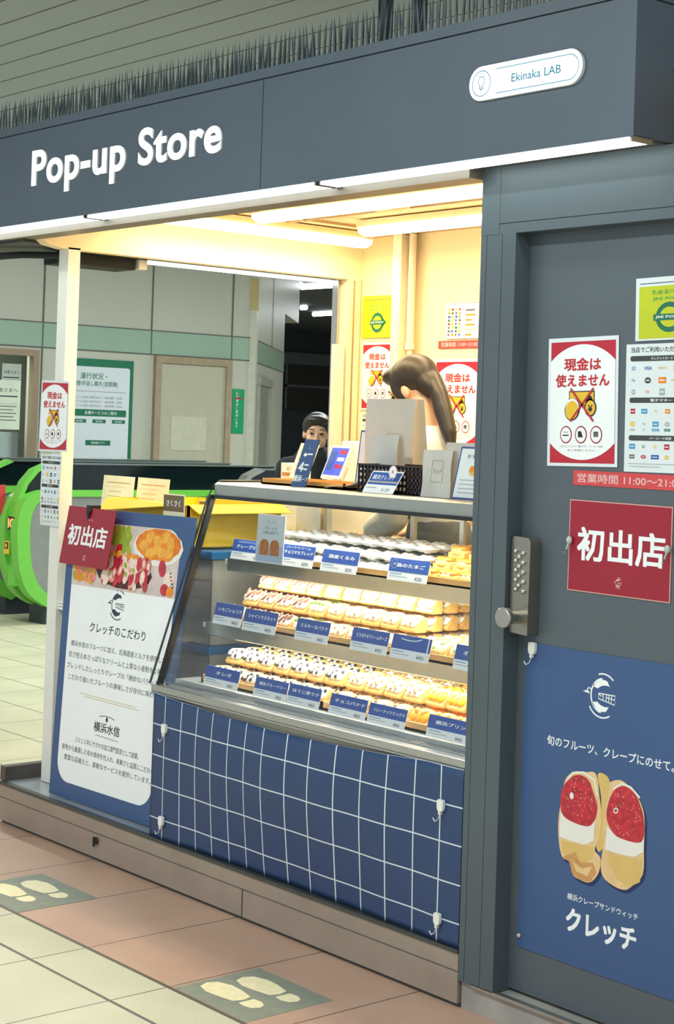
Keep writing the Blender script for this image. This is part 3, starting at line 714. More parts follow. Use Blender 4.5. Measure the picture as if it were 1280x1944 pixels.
def pay_sign(P, W_, H_, seed=1):
    rd = random.Random(seed); cs = [m_cyan, m_tagblue, m_red, m_orange, m_dgreen, m_grey, m_yel, m_bar, m_lgrey]
    P.text('当店でご利用いただける決済', W_*.5, .955*H_, .042*H_, m_bar, 1, .012, w=.86*W_)
    for y, t in ((.885, 'クレジットカード'), (.56, '電子マネー'), (.265, 'バーコード決済')):
        P.rrect(.06*W_, (y-.02)*H_, .94*W_, (y+.022)*H_, .018*H_, m_bar, 1); P.text(t, W_*.5, y*H_, .022*H_, m_white, 2, .01, w=.3*W_)
    for y, n, h in ((.81, 5, .06), (.715, 5, .055), (.625, 5, .055), (.475, 6, .045), (.375, 6, .045), (.33, 6, .02), (.2, 6, .05), (.12, 6, .035)):
        for k in range(n):
            cx = W_*(.11+.8*k/(n-1)); w = W_*rd.uniform(.05, .09); hh = H_*h*rd.uniform(.35, .5); q = rd.random(); c = rd.choice(cs)
            if y > .7 and k == 0: c = m_cyan
            if y == .81 and k == 1: P.text('VISA', cx, y*H_, .028*H_, m_tagblue, 1, .02); continue
            if q < .5: P.rect(cx-w*.6, y*H_-hh, cx+w*.6, y*H_+hh, c, 1); P.rect(cx-w*.4, y*H_-hh*.2, cx+w*.4, y*H_+hh*.15, m_white, 2)
            elif q < .75: P.ellipse(cx, y*H_, w*.5, hh*.95, c, 1); P.rect(cx-w*.3, y*H_-hh*.15, cx+w*.3, y*H_+hh*.15, m_white, 2)
            else: P.text(rd.choice(['iD', 'Pay', 'Edy', 'QP', 'nanaco']), cx, y*H_, hh*1.1, c, 1, .015)
    P.rect(.06*W_, .062*H_, .8*W_, .068*H_, m_lgrey, 1); P.rect(.08*W_, .04*H_, .5*W_, .046*H_, m_lgrey, 1)
    return P
def point_sign(P, W_, H_):
    P.rect(.05*W_, .03*H_, .96*W_, .86*H_, m_lime, 1); P.rect(.06*W_, .9*H_, .9*W_, .915*H_, m_grey, 1)
    P.text('ためる!つかう!', .52*W_, .76*H_, .07*H_, m_green, 2, .02, w=.55*W_); P.text('JRE POINT', .5*W_, .65*H_, .06*H_, m_green, 2, .02, w=.5*W_)
    P.ellipse(.5*W_, .36*H_, .2*W_, .24*H_, m_dgreen, 2); P.ellipse(.5*W_, .36*H_, .14*W_, .16*H_, m_lime, 3)
    P.poly([(.66*W_, .47*H_), (.78*W_, .36*H_), (.66*W_, .25*H_)], m_dgreen, 2)
    P.rect(.27*W_, .31*H_, .73*W_, .41*H_, m_dgreen, 4); P.text('JRE POINT', .5*W_, .36*H_, .05*H_, m_white, 5, .02, w=.4*W_)
    return P
m_film = mat('glossy laminated paper', (226, 234, 236), .25, noise=.02)
def xf(x, z, rot=0):
    c, s_ = math.cos(R(rot)), math.sin(R(rot))
    return lambda u, v, n: Vector((x+u*c-v*s_, DY-.001-n, z+u*s_+v*c))
tag(cash_sign(Print(), .246, .345).build('cash_notice', xf(.2225, 1.52, 1.2), .002, .246, .345, m_film), 'red cornered no cash notice taped on the dark door', 'notice', 'no cash notices')
tag(point_sign(Print(), .22, .162).build('point_poster', xf(.517, 1.853, 1), .002, .22, .162, m_film), 'yellow-green poster with a green ring at the top of the dark door', 'poster')
tag(pay_sign(Print(), .235, .33).build('payment_chart', xf(.492, 1.515, .6), .002, .235, .33, m_film), 'white chart of payment logos right of the no cash notice on the door', 'notice')
P = Print(); P.text('営業時間 11:00〜21:00', .19, .0195, .024, m_pink, 1, .012, w=.35)
tag(P.build('hours_strip', xf(.318, 1.473, 0), .0012, .39, .039, m_tape), 'narrow red strip with opening hours 11:00 to 21:00 on the door', 'label strip')
P = Print(); m_edge = mat('clear card edge', (214, 160, 150), .3)
P.rect(.003, .003, .342, .24, m_dred, 1); P.text('初出店', .178, .128, .085, m_white, 2, .022, w=.29)
def minilogo(P, cx, cy, s, m, L=2):
    P.arc(cx+.2*s, cy, .9*s, s, 95, 265, .10*s, m, L, 16); P.crescent(cx+.2*s, cy, .95*s, m, L, 1); P.crescent(cx+.2*s, cy, .95*s, m, L, -1)
    P.arc(cx+.2*s, cy, 1.2*s, 1.3*s, 50, 108, .09*s, m, L, 10); P.arc(cx+.2*s, cy, 1.2*s, 1.3*s, 215, 300, .09*s, m, L, 14)
    P.arc(cx-.85*s, cy+.18*s, .16*s, .16*s, 0, 200, .06*s, m, L, 10); P.poly([(cx-.95*s, cy+.22*s), (cx-1.35*s, cy+.08*s), (cx-.8*s, cy+.0*s)], m, L)
    P.line([(cx-.1*s, cy+.12*s), (cx+1.15*s, cy+.12*s), (cx+1.15*s, cy-.42*s), (cx-.1*s, cy-.2*s), (cx-.1*s, cy+.12*s)], .06*s, m, L)
    P.line([(cx-.1*s, cy+.12*s), (cx+.1*s, cy-.05*s), (cx+.25*s, cy+.14*s), (cx+.25*s, cy-.22*s)], .06*s, m, L)
    for k in range(3): P.line([(cx+(.5+.2*k)*s, cy+.12*s), (cx+(.48+.2*k)*s, cy-.32*s)], .05*s, m, L)
    P.line([(cx+.45*s, cy-.05*s), (cx+1.15*s, cy-.12*s)], .05*s, m, L)
    return P
minilogo(P, .175, .035, .011, m_pink)
tag(P.build('first_opening_card', xf(.309, 1.191, -.3), .002, .345, .243, m_edge), 'deep red card with three white characters, hung on the dark door', 'card', 'deep red opening cards')
# hooks of that card
def clip(x, y, z, lab, m=None):
    b = MB(); b.ell((x, y-.008, z), (.009, .008, .011)); b.tube([(x, y-.01, z-.008), (x-.002, y-.016, z-.024), (x-.01, y-.014, z-.034)], .0028, 6)
    tag(b.build('clear_hook', m or mat('clear hook plastic', (190, 196, 190), .15, noise=.05)), lab, 'hook', 'clear hooks holding the red card')
clip(.318, DY-.003, 1.325, 'small clear hook at the left edge of the red card on the door'); clip(.648, DY-.003, 1.325, 'small clear hook at the right edge of the red card on the door')
def white_hook(x, y, z, lab, grp='white hooks on the grid sheet'):
    b = MB(); b.prism([(x-.012, z-.004), (x-.008, z-.012), (x+.008, z-.012), (x+.012, z-.004), (x+.012, z+.016), (x+.009, z+.02), (x-.009, z+.02), (x-.012, z+.016)], y-.01, y, 'y')
    b.box(x-.0035, x+.0035, y-.012, y-.002, z-.022, z-.01)
    b.tube([(x, y-.008, z-.02), (x-.002, y-.014, z-.036), (x-.012, y-.016, z-.042), (x-.022, y-.014, z-.034)], .0015, 6)
    tag(b.build('white_hook', m_ptwhite), lab, 'hook', grp)
white_hook(.195, DY-.004, 1.018, 'white stick-on hook at the top corner of the blue door poster', 'hooks of the blue door poster')
b = MB(); b.ell((.176, DY-.007, .237), (.006, .005, .006)); tag(b.build('push_pin', mat('pale pin', (214, 190, 170), .3)), 'small pale pin at the bottom corner of the blue door poster', 'pin')

# blue door poster
FOOD = {"L":[(0.177,0.501),(0.2,.512),(0.231,0.515),(0.266,0.517),(0.28,0.465),(0.289,0.399),(0.279,0.348),(0.268,0.319),(0.288,0.301),(0.282,0.263),(0.254,0.232),(0.218,0.231),(0.193,0.239),(0.18,0.27),(0.155,0.277),(0.142,0.315),(0.139,0.37),(0.149,0.432),(0.159,0.479)],
"R":[(0.314,0.503),(0.345,0.515),(0.371,0.509),(0.406,0.484),(0.43,0.441),(0.431,0.358),(0.428,0.291),(0.393,0.253),(0.37,0.239),(0.336,0.24),(0.3,0.254),(0.289,0.283),(0.297,0.347),(0.295,0.392),(0.304,0.447),(0.312,0.485)],
"M":[(0.272,0.516),(0.301,0.519),(0.314,0.498),(0.304,0.447),(0.295,0.383),(0.3,0.339),(0.28,0.317),(0.27,0.342),(0.283,0.389),(0.286,0.457)],
"SL":[(0.183,0.493),(0.2,.502),(0.219,0.504),(0.243,0.495),(0.262,0.462),(0.274,0.433),(0.268,0.4),(0.251,0.379),(0.224,0.374),(0.182,0.378),(0.157,0.387),(0.147,0.408),(0.148,0.441),(0.159,0.47)],
"SR":[(0.36,0.502),(0.383,0.498),(0.4,.488),(0.412,0.472),(0.428,0.436),(0.431,0.393),(0.419,0.371),(0.388,0.366),(0.342,0.37),(0.318,0.388),(0.306,0.416),(0.313,0.453),(0.332,0.488)],
"CL":[(0.147,0.395),(0.188,0.377),(0.248,0.379),(0.268,0.40),(0.264,0.341),(0.232,0.325),(0.19,0.325),(0.143,0.328)],
"CR":[(0.308,0.39),(0.342,0.369),(0.422,0.371),(0.431,0.384),(0.430,0.348),(0.401,0.329),(0.355,0.326),(0.303,0.328)]}
def smooth_poly(P0):
    n = len(P0); o = []
    for i in range(n):
        p0, p1, p2, p3 = P0[i-1], P0[i], P0[(i+1) % n], P0[(i+2) % n]
        for t in (0, .25, .5, .75):
            o.append(tuple(.5*(2*p1[k]+(p2[k]-p0[k])*t+(2*p0[k]-5*p1[k]+4*p2[k]-p3[k])*t*t+(-p0[k]+3*p1[k]-3*p2[k]+p3[k])*t**3) for k in (0, 1)))
    return o
for k_ in ('L', 'R', 'SL', 'SR', 'M'): FOOD[k_] = smooth_poly(FOOD[k_])
P = Print()
sh_m = mat('poster drop shade ink', (24, 44, 92), .5, noise=0)
P.poly([(a+.007, b_-.008) for a, b_ in FOOD['L']], sh_m, 1); P.poly([(a+.007, b_-.008) for a, b_ in FOOD['R']], sh_m, 1)
P.poly(FOOD['M'], m_custard, 2); P.poly(FOOD['L'], m_crepe, 3); P.poly(FOOD['R'], m_crepe, 3)
P.poly([(.155, .277), (.18, .27), (.193, .239), (.218, .231), (.254, .232), (.275, .262), (.262, .285), (.22, .275), (.2, .3), (.175, .287)], m_crepe2, 4); P.poly([(.19, .275), (.205, .25), (.245, .245), (.26, .275), (.225, .262)], m_crepe, 5)
P.poly([(.150, .32), (.262, .325), (.262, .3), (.235, .278), (.185, .276), (.152, .29)], m_custard, 4)
P.poly([(.312, .32), (.425, .325), (.42, .27), (.385, .25), (.345, .26), (.318, .29)], m_custard, 4)
P.poly(FOOD['CL'], m_creamink, 5); P.poly(FOOD['CR'], m_creamink, 5); P.poly(FOOD['SL'], m_straw, 6); P.poly(FOOD['SR'], m_straw, 6)
P.line([(.166, .478), (.186, .505), (.225, .513), (.262, .5), (.275, .46)], .006, m_creamink, 5); P.line([(.327, .488), (.355, .508), (.385, .503), (.415, .482)], .006, m_creamink, 5)
m_seed = mat('seed ink', (232, 150, 130), .5, noise=0)
rd = random.Random(5)
for cx, cy, rx, ry in ((.21, .445, .05, .05), (.37, .435, .05, .06)):
    for k in range(46):
        a = rd.uniform(0, 6.28); q = math.sqrt(rd.random()); P.ellipse(cx+rx*q*math.cos(a), cy+ry*q*math.sin(a), .0016, .0024, m_seed, 7, 0, 5)
P.ellipse(.186, .445, .007, .009, m_creamink, 8); P.ellipse(.338, .435, .009, .007, m_creamink, 8, 40); P.ellipse(.338, .435, .005, .004, m_straw, 9, 40)
minilogo(P, .268, .722, .044, m_white, 1)
P.text('旬のフルーツ、クレープにのせて。', .305, .578, .026, m_white, 1, .012, w=.43)
P.text('横浜クレープサンドウィッチ', .295, .179, .017, m_white, 1, .008, w=.24); P.text('クレッチ', .292, .118, .06, m_white, 1, .03, w=.235)
PH = .83
def door_poster(u, v, n): return Vector((.167+u+.002*math.sin(v*9), DY-.0012-n-.0015*math.sin(v*4), .205+v))
tag(P.build('blue_poster', door_poster, .002, .545, PH, m_blue, warp=10), 'large blue poster of a strawberry crepe sandwich on the door', 'poster')

# ---------------------------------------------------------------- leaning board at the left
BW, BH = .75, 1.10
board_fn = quad((-2.315, .058, .162), (-1.60, .080, .162), (-2.335, .122, 1.264), (-1.578, .186, 1.266), BW, BH)
bd = empty('leaning_board', (-1.98, .08, .162)); tag(bd, 'tall blue and white leaning board describing the shop, on the platform', 'board')
P = Print(); wl, wr, wt, wb_ = .045, BW-.065, BH-.05, .06
P.rrect(wl, wb_, wr, wt, .08, m_white, 1, (1, 1, 1, 1))
# fruit picture
py0 = BH-.05-.245
pts = [(wl, py0), (wr, py0)]
for i in range(9): t = R(90*i/8); pts.append((wr-.09+.09*math.cos(t), wt-.09+.09*math.sin(t)))
pts.append((wl+.02, wt)); pts.append((wl, wt-.02))
P.poly(pts, mat('photo ground', (214, 196, 190), .5, noise=.12, nscale=20), 2)
rd = random.Random(11)
def fr_(cx, cy, rx, ry, m, L, rot=0): P.ellipse(wl+cx*(wr-wl), py0+cy*.245, rx, ry, m, L, rot, 14)
for r_ in range(4):
    for k in range(8): fr_(.2+.045*k+.02*(r_ % 2), .93-.10*r_, .014, .016, m_grape, 3)
fr_(.80, .72, .145, .070, m_creamink, 4); fr_(.8, .76, .132, .058, mat('deep orange ink', (226, 120, 24), .4, noise=.2, nscale=50), 5)
m_or2 = mat('pale orange ink', (246, 170, 60), .4, noise=.2, nscale=50); m_stp = mat('pale strawberry ink', (232, 128, 112), .4, noise=.3, nscale=60); m_stw = mat('strawberry flesh ink', (244, 214, 200), .4, noise=.15, nscale=60)
for k, (x, y, rt) in enumerate(((.67, .72, 10), (.72, .84, 60), (.79, .80, -20), (.86, .86, 30), (.91, .76, 80), (.73, .62, 0), (.84, .64, 10), (.79, .69, 50), (.90, .64, 20))):
    fr_(x, y, .036, .028, m_orange, 6+k*.2, rt); fr_(x+.005, y+.01, .027, .019, m_or2, 8+k*.2, rt)
for k in range(16): fr_(.20+.035*(k % 8), .60-.14*(k//8)+rd.uniform(-.03, .03), .016, .024, rd.choice([m_straw, m_stp, m_stp, m_stw]), 5+k*.1, rd.uniform(-30, 30))
for k in range(9): fr_(.36+.032*k, .50+rd.uniform(-.05, .05), .018, .018, (m_orange, m_or2)[k % 2], 7+k*.1)
fr_(.51, .27, .17, .058, m_navyink, 4)
for k in range(70):
    x = rd.uniform(.32, .74); y = rd.uniform(.12, .46); q = rd.choice([m_straw, m_straw, m_stp, m_stw, m_stw])
    rt = rd.uniform(-45, 45); fr_(x, y, .014, .024, q, 9+k*.08, rt)
    if q is m_stp: fr_(x, y, .007, .014, m_stw, 9.04+k*.08, rt)
for k in range(5): fr_(rd.uniform(.35, .7), rd.uniform(.2, .42), .009, .009, m_grape, 15, 0)
for k in range(18): fr_(.04+.022*(k % 9), .14+.14*(k//9)+rd.uniform(-.03, .05), .018, .02, rd.choice([m_or2, m_orange, m_grape, m_stp]), 5+k*.1, 0)
fr_(.86, .42, .021, .032, m_straw, 5, 10); fr_(.93, .27, .032, .026, m_stw, 5, 20); fr_(.90, .11, .024, .022, m_straw, 6); fr_(.95, .09, .02, .018, m_orange, 7)
for k in range(5): fr_(.94+.008*k, .36-.05*k, .004, .003, m_ink, 8, 30)
minilogo(P, .345, .752, .042, mat('logo navy ink', (50, 58, 84), .5, noise=0), 2)
P.text('クレッチのこだわり', .365, .655, .036, m_ink, 2, .006, w=.35)
for k, (t, w, x) in enumerate((('横浜水信のフルーツに加え、北海道産ミルクを使用した', .60, .375), ('甘さ控えめさっぱりなクリームと上質な小麦粉を２種類', .62, .375), ('ブレンドしたしっとりクレープの「絶妙なバランス」。', .62, .37), ('こだわり抜いたフルーツの美味しさが存分に味わえる', .60, .375))):
    P.text(t, x, .583-.0425*k, .022, m_grey, 2, .004, w=w)
P.line([(.16, .402), (.53, .398)], .002, m_gold, 2); P.line([(.19, .393), (.55, .389)], .002, m_gold, 2)
P.arc(.355, .29, .1, .05, 60, 120, .003, m_grey, 2); P.ellipse(.355, .328, .007, .009, m_ink, 2); P.text('横浜水信', .36, .295, .036, m_ink, 2, .012, w=.17); P.line([(.29, .264), (.44, .260)], .002, m_grey, 2)
for k, (t, w, x) in enumerate((('２０１５年にサカヤの加工部門直営として創業。', .42, .37), ('産地から厳選した旬の食材を仕入れ、新鮮さと品質にこだわり', .61, .375), ('豊富な品揃えと、柔軟なサービスを提供しています。', .58, .38))):
    P.text(t, x, .228-.037*k, .021, m_grey, 2, .004, w=w)
P.build('printed_panel', board_fn, .006, BW, BH, m_blue, bd, warp=14)
b = MB()
for u in (.1, .6): b.add([board_fn(u, .95, -.001), board_fn(u+.02, .95, -.001), board_fn(u+.02, .93, -.001), board_fn(u, .93, -.001)], [(0, 1, 2, 3)])
b.tube([board_fn(.2, .98, -.004), Vector((-2.15, .30, .17))], .006, 6); b.build('rear_prop', m_steel, bd)
P = Print(); P.text('初出店', .166, .118, .078, m_white, 1, .024, w=.27); minilogo(P, .17, .033, .009, m_pink, 1)
for k in range(2): P.line([(.155+.02*k, .185), (.165+.02*k, .178)], .003, m_pink, 1)
rc = tag(P.build('first_opening_card', quad((-2.355, .087, 1.046), (-2.019, .092, 1.044), (-2.306, .096, 1.271), (-1.979, .10, 1.269), .335, .228), .002, .335, .228, m_dred), 'tilted deep red card with white characters at the top of the leaning board', 'card', 'deep red opening cards')
b = MB(); b.box(-2.176, -2.144, .091, .135, 1.25, 1.28); b.prism([(-2.172, 1.255), (-2.148, 1.255), (-2.158, 1.225)], .086, .091, 'y')
tag(b.build('binder_clip', mat('black clip', (26, 26, 30), .4)), 'black clip at the top of the tilted red card', 'clip')

# notices on the post
tag(cash_sign(Print(), .212, .28).build('cash_notice', quad((-2.628, .135, 1.474), (-2.407, .137, 1.476), (-2.615, .134, 1.76), (-2.408, .137, 1.756), .212, .28), .0015, .212, .28, m_film), 'narrow red cornered no cash notice fixed to the white post', 'notice', 'no cash notices')
def curl(u, v, n):
    a = u/.15; c = v/.29; return Vector((-2.595+.004*c+u, .137-n-.02*(1-a)*max(0, c-.75)*2-.006*math.sin(c*3.1), 1.178+v))
tag(pay_sign(Print(), .15, .285, 3).build('payment_chart', curl, .001, .15, .285, m_film, warp=8), 'small curled chart of payment logos on the white post', 'notice')

# notices on the stall's back wall
BY = 1.695
def by(x, z): return lambda u, v, n: Vector((x+u, BY-n, z+v))
tag(point_sign(Print(), .215, .19).build('point_poster', by(-2.455, 2.02), .002, .215, .19, m_lime), 'yellow poster with a green ring high on the cream back wall', 'poster')
tag(cash_sign(Print(), .215, .305).build('cash_notice', by(-2.447, 1.693), .002, .215, .305, m_film), 'no cash notice on the back wall near the side opening', 'notice', 'no cash notices')
tag(pay_sign(Print(), .2, .3, 5).build('payment_chart', by(-2.44, 1.38), .002, .2, .3, m_film), 'payment chart on the back wall below the no cash notice', 'notice')
P = Print(); rd = random.Random(4)
for r_ in range(8):
    for c_ in range(4): P.rect(.012+.022*c_, .012+.0155*r_, .012+.022*c_+rd.uniform(.01, .016), .012+.0155*r_+.01, rd.choice([m_grey, m_dgreen, m_yel, m_orange, m_tagblue, m_red]), 1)
for r_ in range(6): P.rect(.12, .012+.021*r_, .12+rd.uniform(.03, .07), .02+.021*r_, rd.choice([m_grey, m_orange, m_lgrey]), 1)
P.rect(.005, .15, .1, .152, m_grey, 1); P.rect(.11, .15, .21, .152, m_grey, 1)
tag(P.build('stamp_chart', by(-1.9, 2.005), .002, .22, .155, m_film), 'small chart of coloured squares on the back wall above a red strip', 'notice')
P = Print(); P.text('営業時間 11:00〜21:00', .13, .0165, .02, m_pink, 1, .012, w=.22)
tag(P.build('hours_strip', by(-1.945, 1.964), .0012, .3, .033, m_tape), 'red opening hours strip on the cream back wall', 'label strip')
tag(cash_sign(Print(), .29, .385).build('cash_notice', by(-1.962, 1.533), .002, .29, .385, m_film), 'larger no cash notice behind the shop assistant', 'notice', 'no cash notices')

# ================================================================ SHOWCASE
CX0, CX1 = -1.57, -.012
G0 = (.045, .69); G1 = (.245, 1.348)     # glass line in (y, z)
gy = lambda z: G0[0]+(G1[0]-G0[0])*(z-G0[1])/(G1[1]-G0[1])
case = empty('display_case', (-.8, .4, .16)); tag(case, 'chilled glass showcase with steel top, full of crepe sandwiches', 'display case')
MB().box(CX0, CX1, .045, .74, .16, .662).build('cabinet', mat('case body', (60, 66, 74), .5), case)
b = MB(); b.box(CX0-.012, CX1, .012, .75, .66, .684); b.box(CX0-.012, CX1, .010, .03, .652, .66); b.build('sill', m_steel, case, bevel=.003)
MB().box(CX0-.006, CX1, .034, .046, .60, .66).build('apron_strip', mat('pale apron strip', (222, 216, 192), .5), case)
b = MB()
for k in range(3): b.box(CX0+.02, CX1, .052+.016*k, .058+.016*k, .684, .690)
b.build('rail', mat('sill rail', (180, 186, 190), .25, .9), case)
b = MB(); b.prism([(.25, 1.35), (.25, 1.388), (.262, 1.396), (.745, 1.396), (.745, 1.35)], CX0, CX1); b.build('top', mat('top steel', (164, 166, 160), .34, .7, .05, 20), case)
b = MB(); b.box(CX0, CX1, .236, .252, 1.338, 1.350); b.build('front_seal', m_black, case)
# side frame in black
b = MB()
for dx, w, off in ((-.006, .016, 0),):
    for (a, c) in (((gy(.68)-.002, .684), (gy(1.35)-.002, 1.35)),):
        b.prism([(a[0]-.012, a[1]), (a[0]+.010, a[1]), (c[0]+.010, c[1]), (c[0]-.012, c[1])], CX0-.004, CX0+.010)
b.build('side_frame', m_black, case)
b = MB(); b.tube([(CX0-.02, gy(.68)-.03, .686), (CX0-.02, gy(1.0)-.02, 1.0), (CX0-.012, gy(1.35)-.016, 1.34), (CX0-.005, .252, 1.385), (CX0, .275, 1.40), (CX0, .74, 1.40)], .0042, 8); b.build('edge_trim', mat('dark edge trim', (70, 76, 76), .3, .6), case)
b = MB(); z0, z1 = .69, 1.345
b.add([(CX0+.01, gy(z0), z0), (CX1, gy(z0), z0), (CX1, gy(z1), z1), (CX0+.01, gy(z1), z1)], [(0, 1, 2, 3)]); b.build('front_glass', glass('case glass', (.97, .99, .985), .10), case)
b = MB(); b.add([(CX0+.004, gy(z0), z0), (CX0+.004, .735, z0), (CX0+.004, .735, z1), (CX0+.004, gy(z1), z1)], [(0, 1, 2, 3)]); b.build('side_glass', glass('side glass', (.93, .97, .955), .12), case)
b = MB()
for x in (-1.55, -1.05, -.8, -.06): b.box(x, x+.02, .735, .75, .69, 1.35)
b.box(CX0, CX1, .735, .75, .684, .72); b.box(CX0, CX1, .735, .75, 1.32, 1.35); b.build('rear_frame', m_steel, case)
b = MB(); b.add([(CX0, .742, .72), (CX1, .742, .72), (CX1, .742, 1.32), (CX0, .742, 1.32)], [(0, 1, 2, 3)]); b.build('rear_glass', glass('rear glass', (.9, .94, .93), .1), case)
m_cled = mat('case led strip', (250, 255, 250), noise=0, emit=(1, .97, .88), estr=5)
SH = [(1.122, .30), (.898, .212)]
for z, y in SH:
    b = MB(); b.box(CX0+.03, CX1, y, .70, z-.012, z); b.prism([(y-.004, z+.004), (y-.004, z-.042), (y+.004, z-.046), (y+.012, z-.012), (y+.012, z)], CX0+.03, CX1)
    s = b.build('shelf', mat('steel shelf', (176, 184, 180), .28, .8, .05, 20), case)
    MB().box(CX0+.06, CX1, y+.014, y+.032, z-.022, z-.014).build('led_strip', m_cled, s)
MB().box(CX0+.06, CX1, .27, .30, 1.338, 1.348).build('led_strip', m_cled, case)
b = MB()
for z, y in SH: b.box(CX0+.01, CX0+.035, y+.0, y+.02, z-.02, z-.004)
b.build('shelf_bracket', m_ptwhite, case)
b = MB(); b.box(CX0+.01, CX1, .10, .72, .684, .70); b.build('bottom_tray', mat('case floor', (200, 206, 206), .3, .4), case)
CW = (1.0, .93, .78)
area('case_strip_glow', (-.8, .30, 1.334), 1.4, .03, 7.0, CW); area('case_strip_glow', (-.8, .335, 1.098), 1.4, .03, 5.5, CW); area('case_strip_glow', (-.8, .245, .874), 1.4, .03, 5.5, CW)

# wooden trays on the shelves
m_wood = mat('pale wood tray', (206, 160, 96), .5, noise=.15, nscale=6, stretch=(2, 14, 14))
LV = [(1.122, .315, .68, 'top shelf'), (.898, .228, .66, 'middle shelf'), (.70, .14, .66, 'bottom shelf')]
def tray(x0, x1, lv, lab):
    z, y0, y1, _ = LV[lv]; b = MB(); b.box(x0, x1, y0, y1, z+.0005, z+.008); t = .007; h = .026
    b.box(x0, x1, y0, y0+t, z+.0005, z+h); b.box(x0, x1, y1-t, y1, z+.0005, z+h); b.box(x0, x0+t, y0, y1, z+.0005, z+h); b.box(x1-t, x1, y0, y1, z+.0005, z+h)
    tag(b.build('wooden_tray', m_wood), lab, 'tray', 'wooden trays in the showcase')
TR = []
for lv, xs in ((0, ((-1.49, -1.021), (-1.019, -.60), (-.598, -.03))), (1, ((-1.49, -1.009), (-1.007, -.533), (-.531, -.03))), (2, ((-1.46, -.80), (-.797, -.42), (-.417, -.03)))):
    for k, (a, c) in enumerate(xs): tray(a, c, lv, '%s wooden tray on the %s of the showcase' % (('left', 'middle', 'right')[k], LV[lv][3]))

# products ------------------------------------------------------------
m_cr = mat('crepe skin', (236, 192, 112), .55, noise=.18, nscale=40); m_cream3 = mat('whipped cream', (252, 248, 238), .5, noise=.04)
m_gold3 = mat('glazed golden crust', (232, 158, 60), .3, noise=.3, nscale=30, coat=.4); m_cookie = mat('black cookie', (40, 32, 30), .7)
m_choc = mat('chocolate cream', (128, 82, 56), .5, noise=.2, nscale=30); m_berry = mat('berry', (196, 48, 60), .3); m_musc = mat('green muscat', (150, 186, 84), .25)
m_mango = mat('mango', (255, 190, 30), .3, noise=.08); m_nut = mat('nut', (186, 138, 84), .55, noise=.2, nscale=60); m_orng = mat('orange segment', (248, 150, 50), .3)
m_pale = mat('pale lemon cream', (250, 238, 180), .5, noise=.05); m_sach = mat('white sachet', (238, 240, 238), .35, noise=.04); m_wrap = glass('food wrap', (.97, .98, .97), .5)
PROD = {}
def slope(y, d, h): return .014+(y+d*.42)/(d*.52)*(h-.014)
def wedge(mb, w, d, h, mi=0):
    # folded crepe pocket: low in front, high at the back, its filled cut face slanting between
    pr = [(-d/2+.003, 0), (-d/2, .006), (-d*.47, .011), (-d*.40, slope(-d*.40, d, h)), (-d*.1, slope(-d*.1, d, h)), (d*.10, h), (d*.42, h*.98), (d/2, h*.8), (d/2-.003, 0)]
    n = 8; vs = []
    for i in range(n+1):
        x = -w/2+w*i/n; k = 1-.20*abs(2*i/n-1)**3; kz = 1-.14*abs(2*i/n-1)**2
        for p in pr: vs.append((x, p[0]*k, p[1]*kz))
    m = len(pr)
    mb.add(vs, [(i*m+j, i*m+(j+1) % m, (i+1)*m+(j+1) % m, (i+1)*m+j) for i in range(n) for j in range(m)], mi, True)
    mb.add(vs, [list(range(m)), list(range(n*m, n*m+m))], mi)
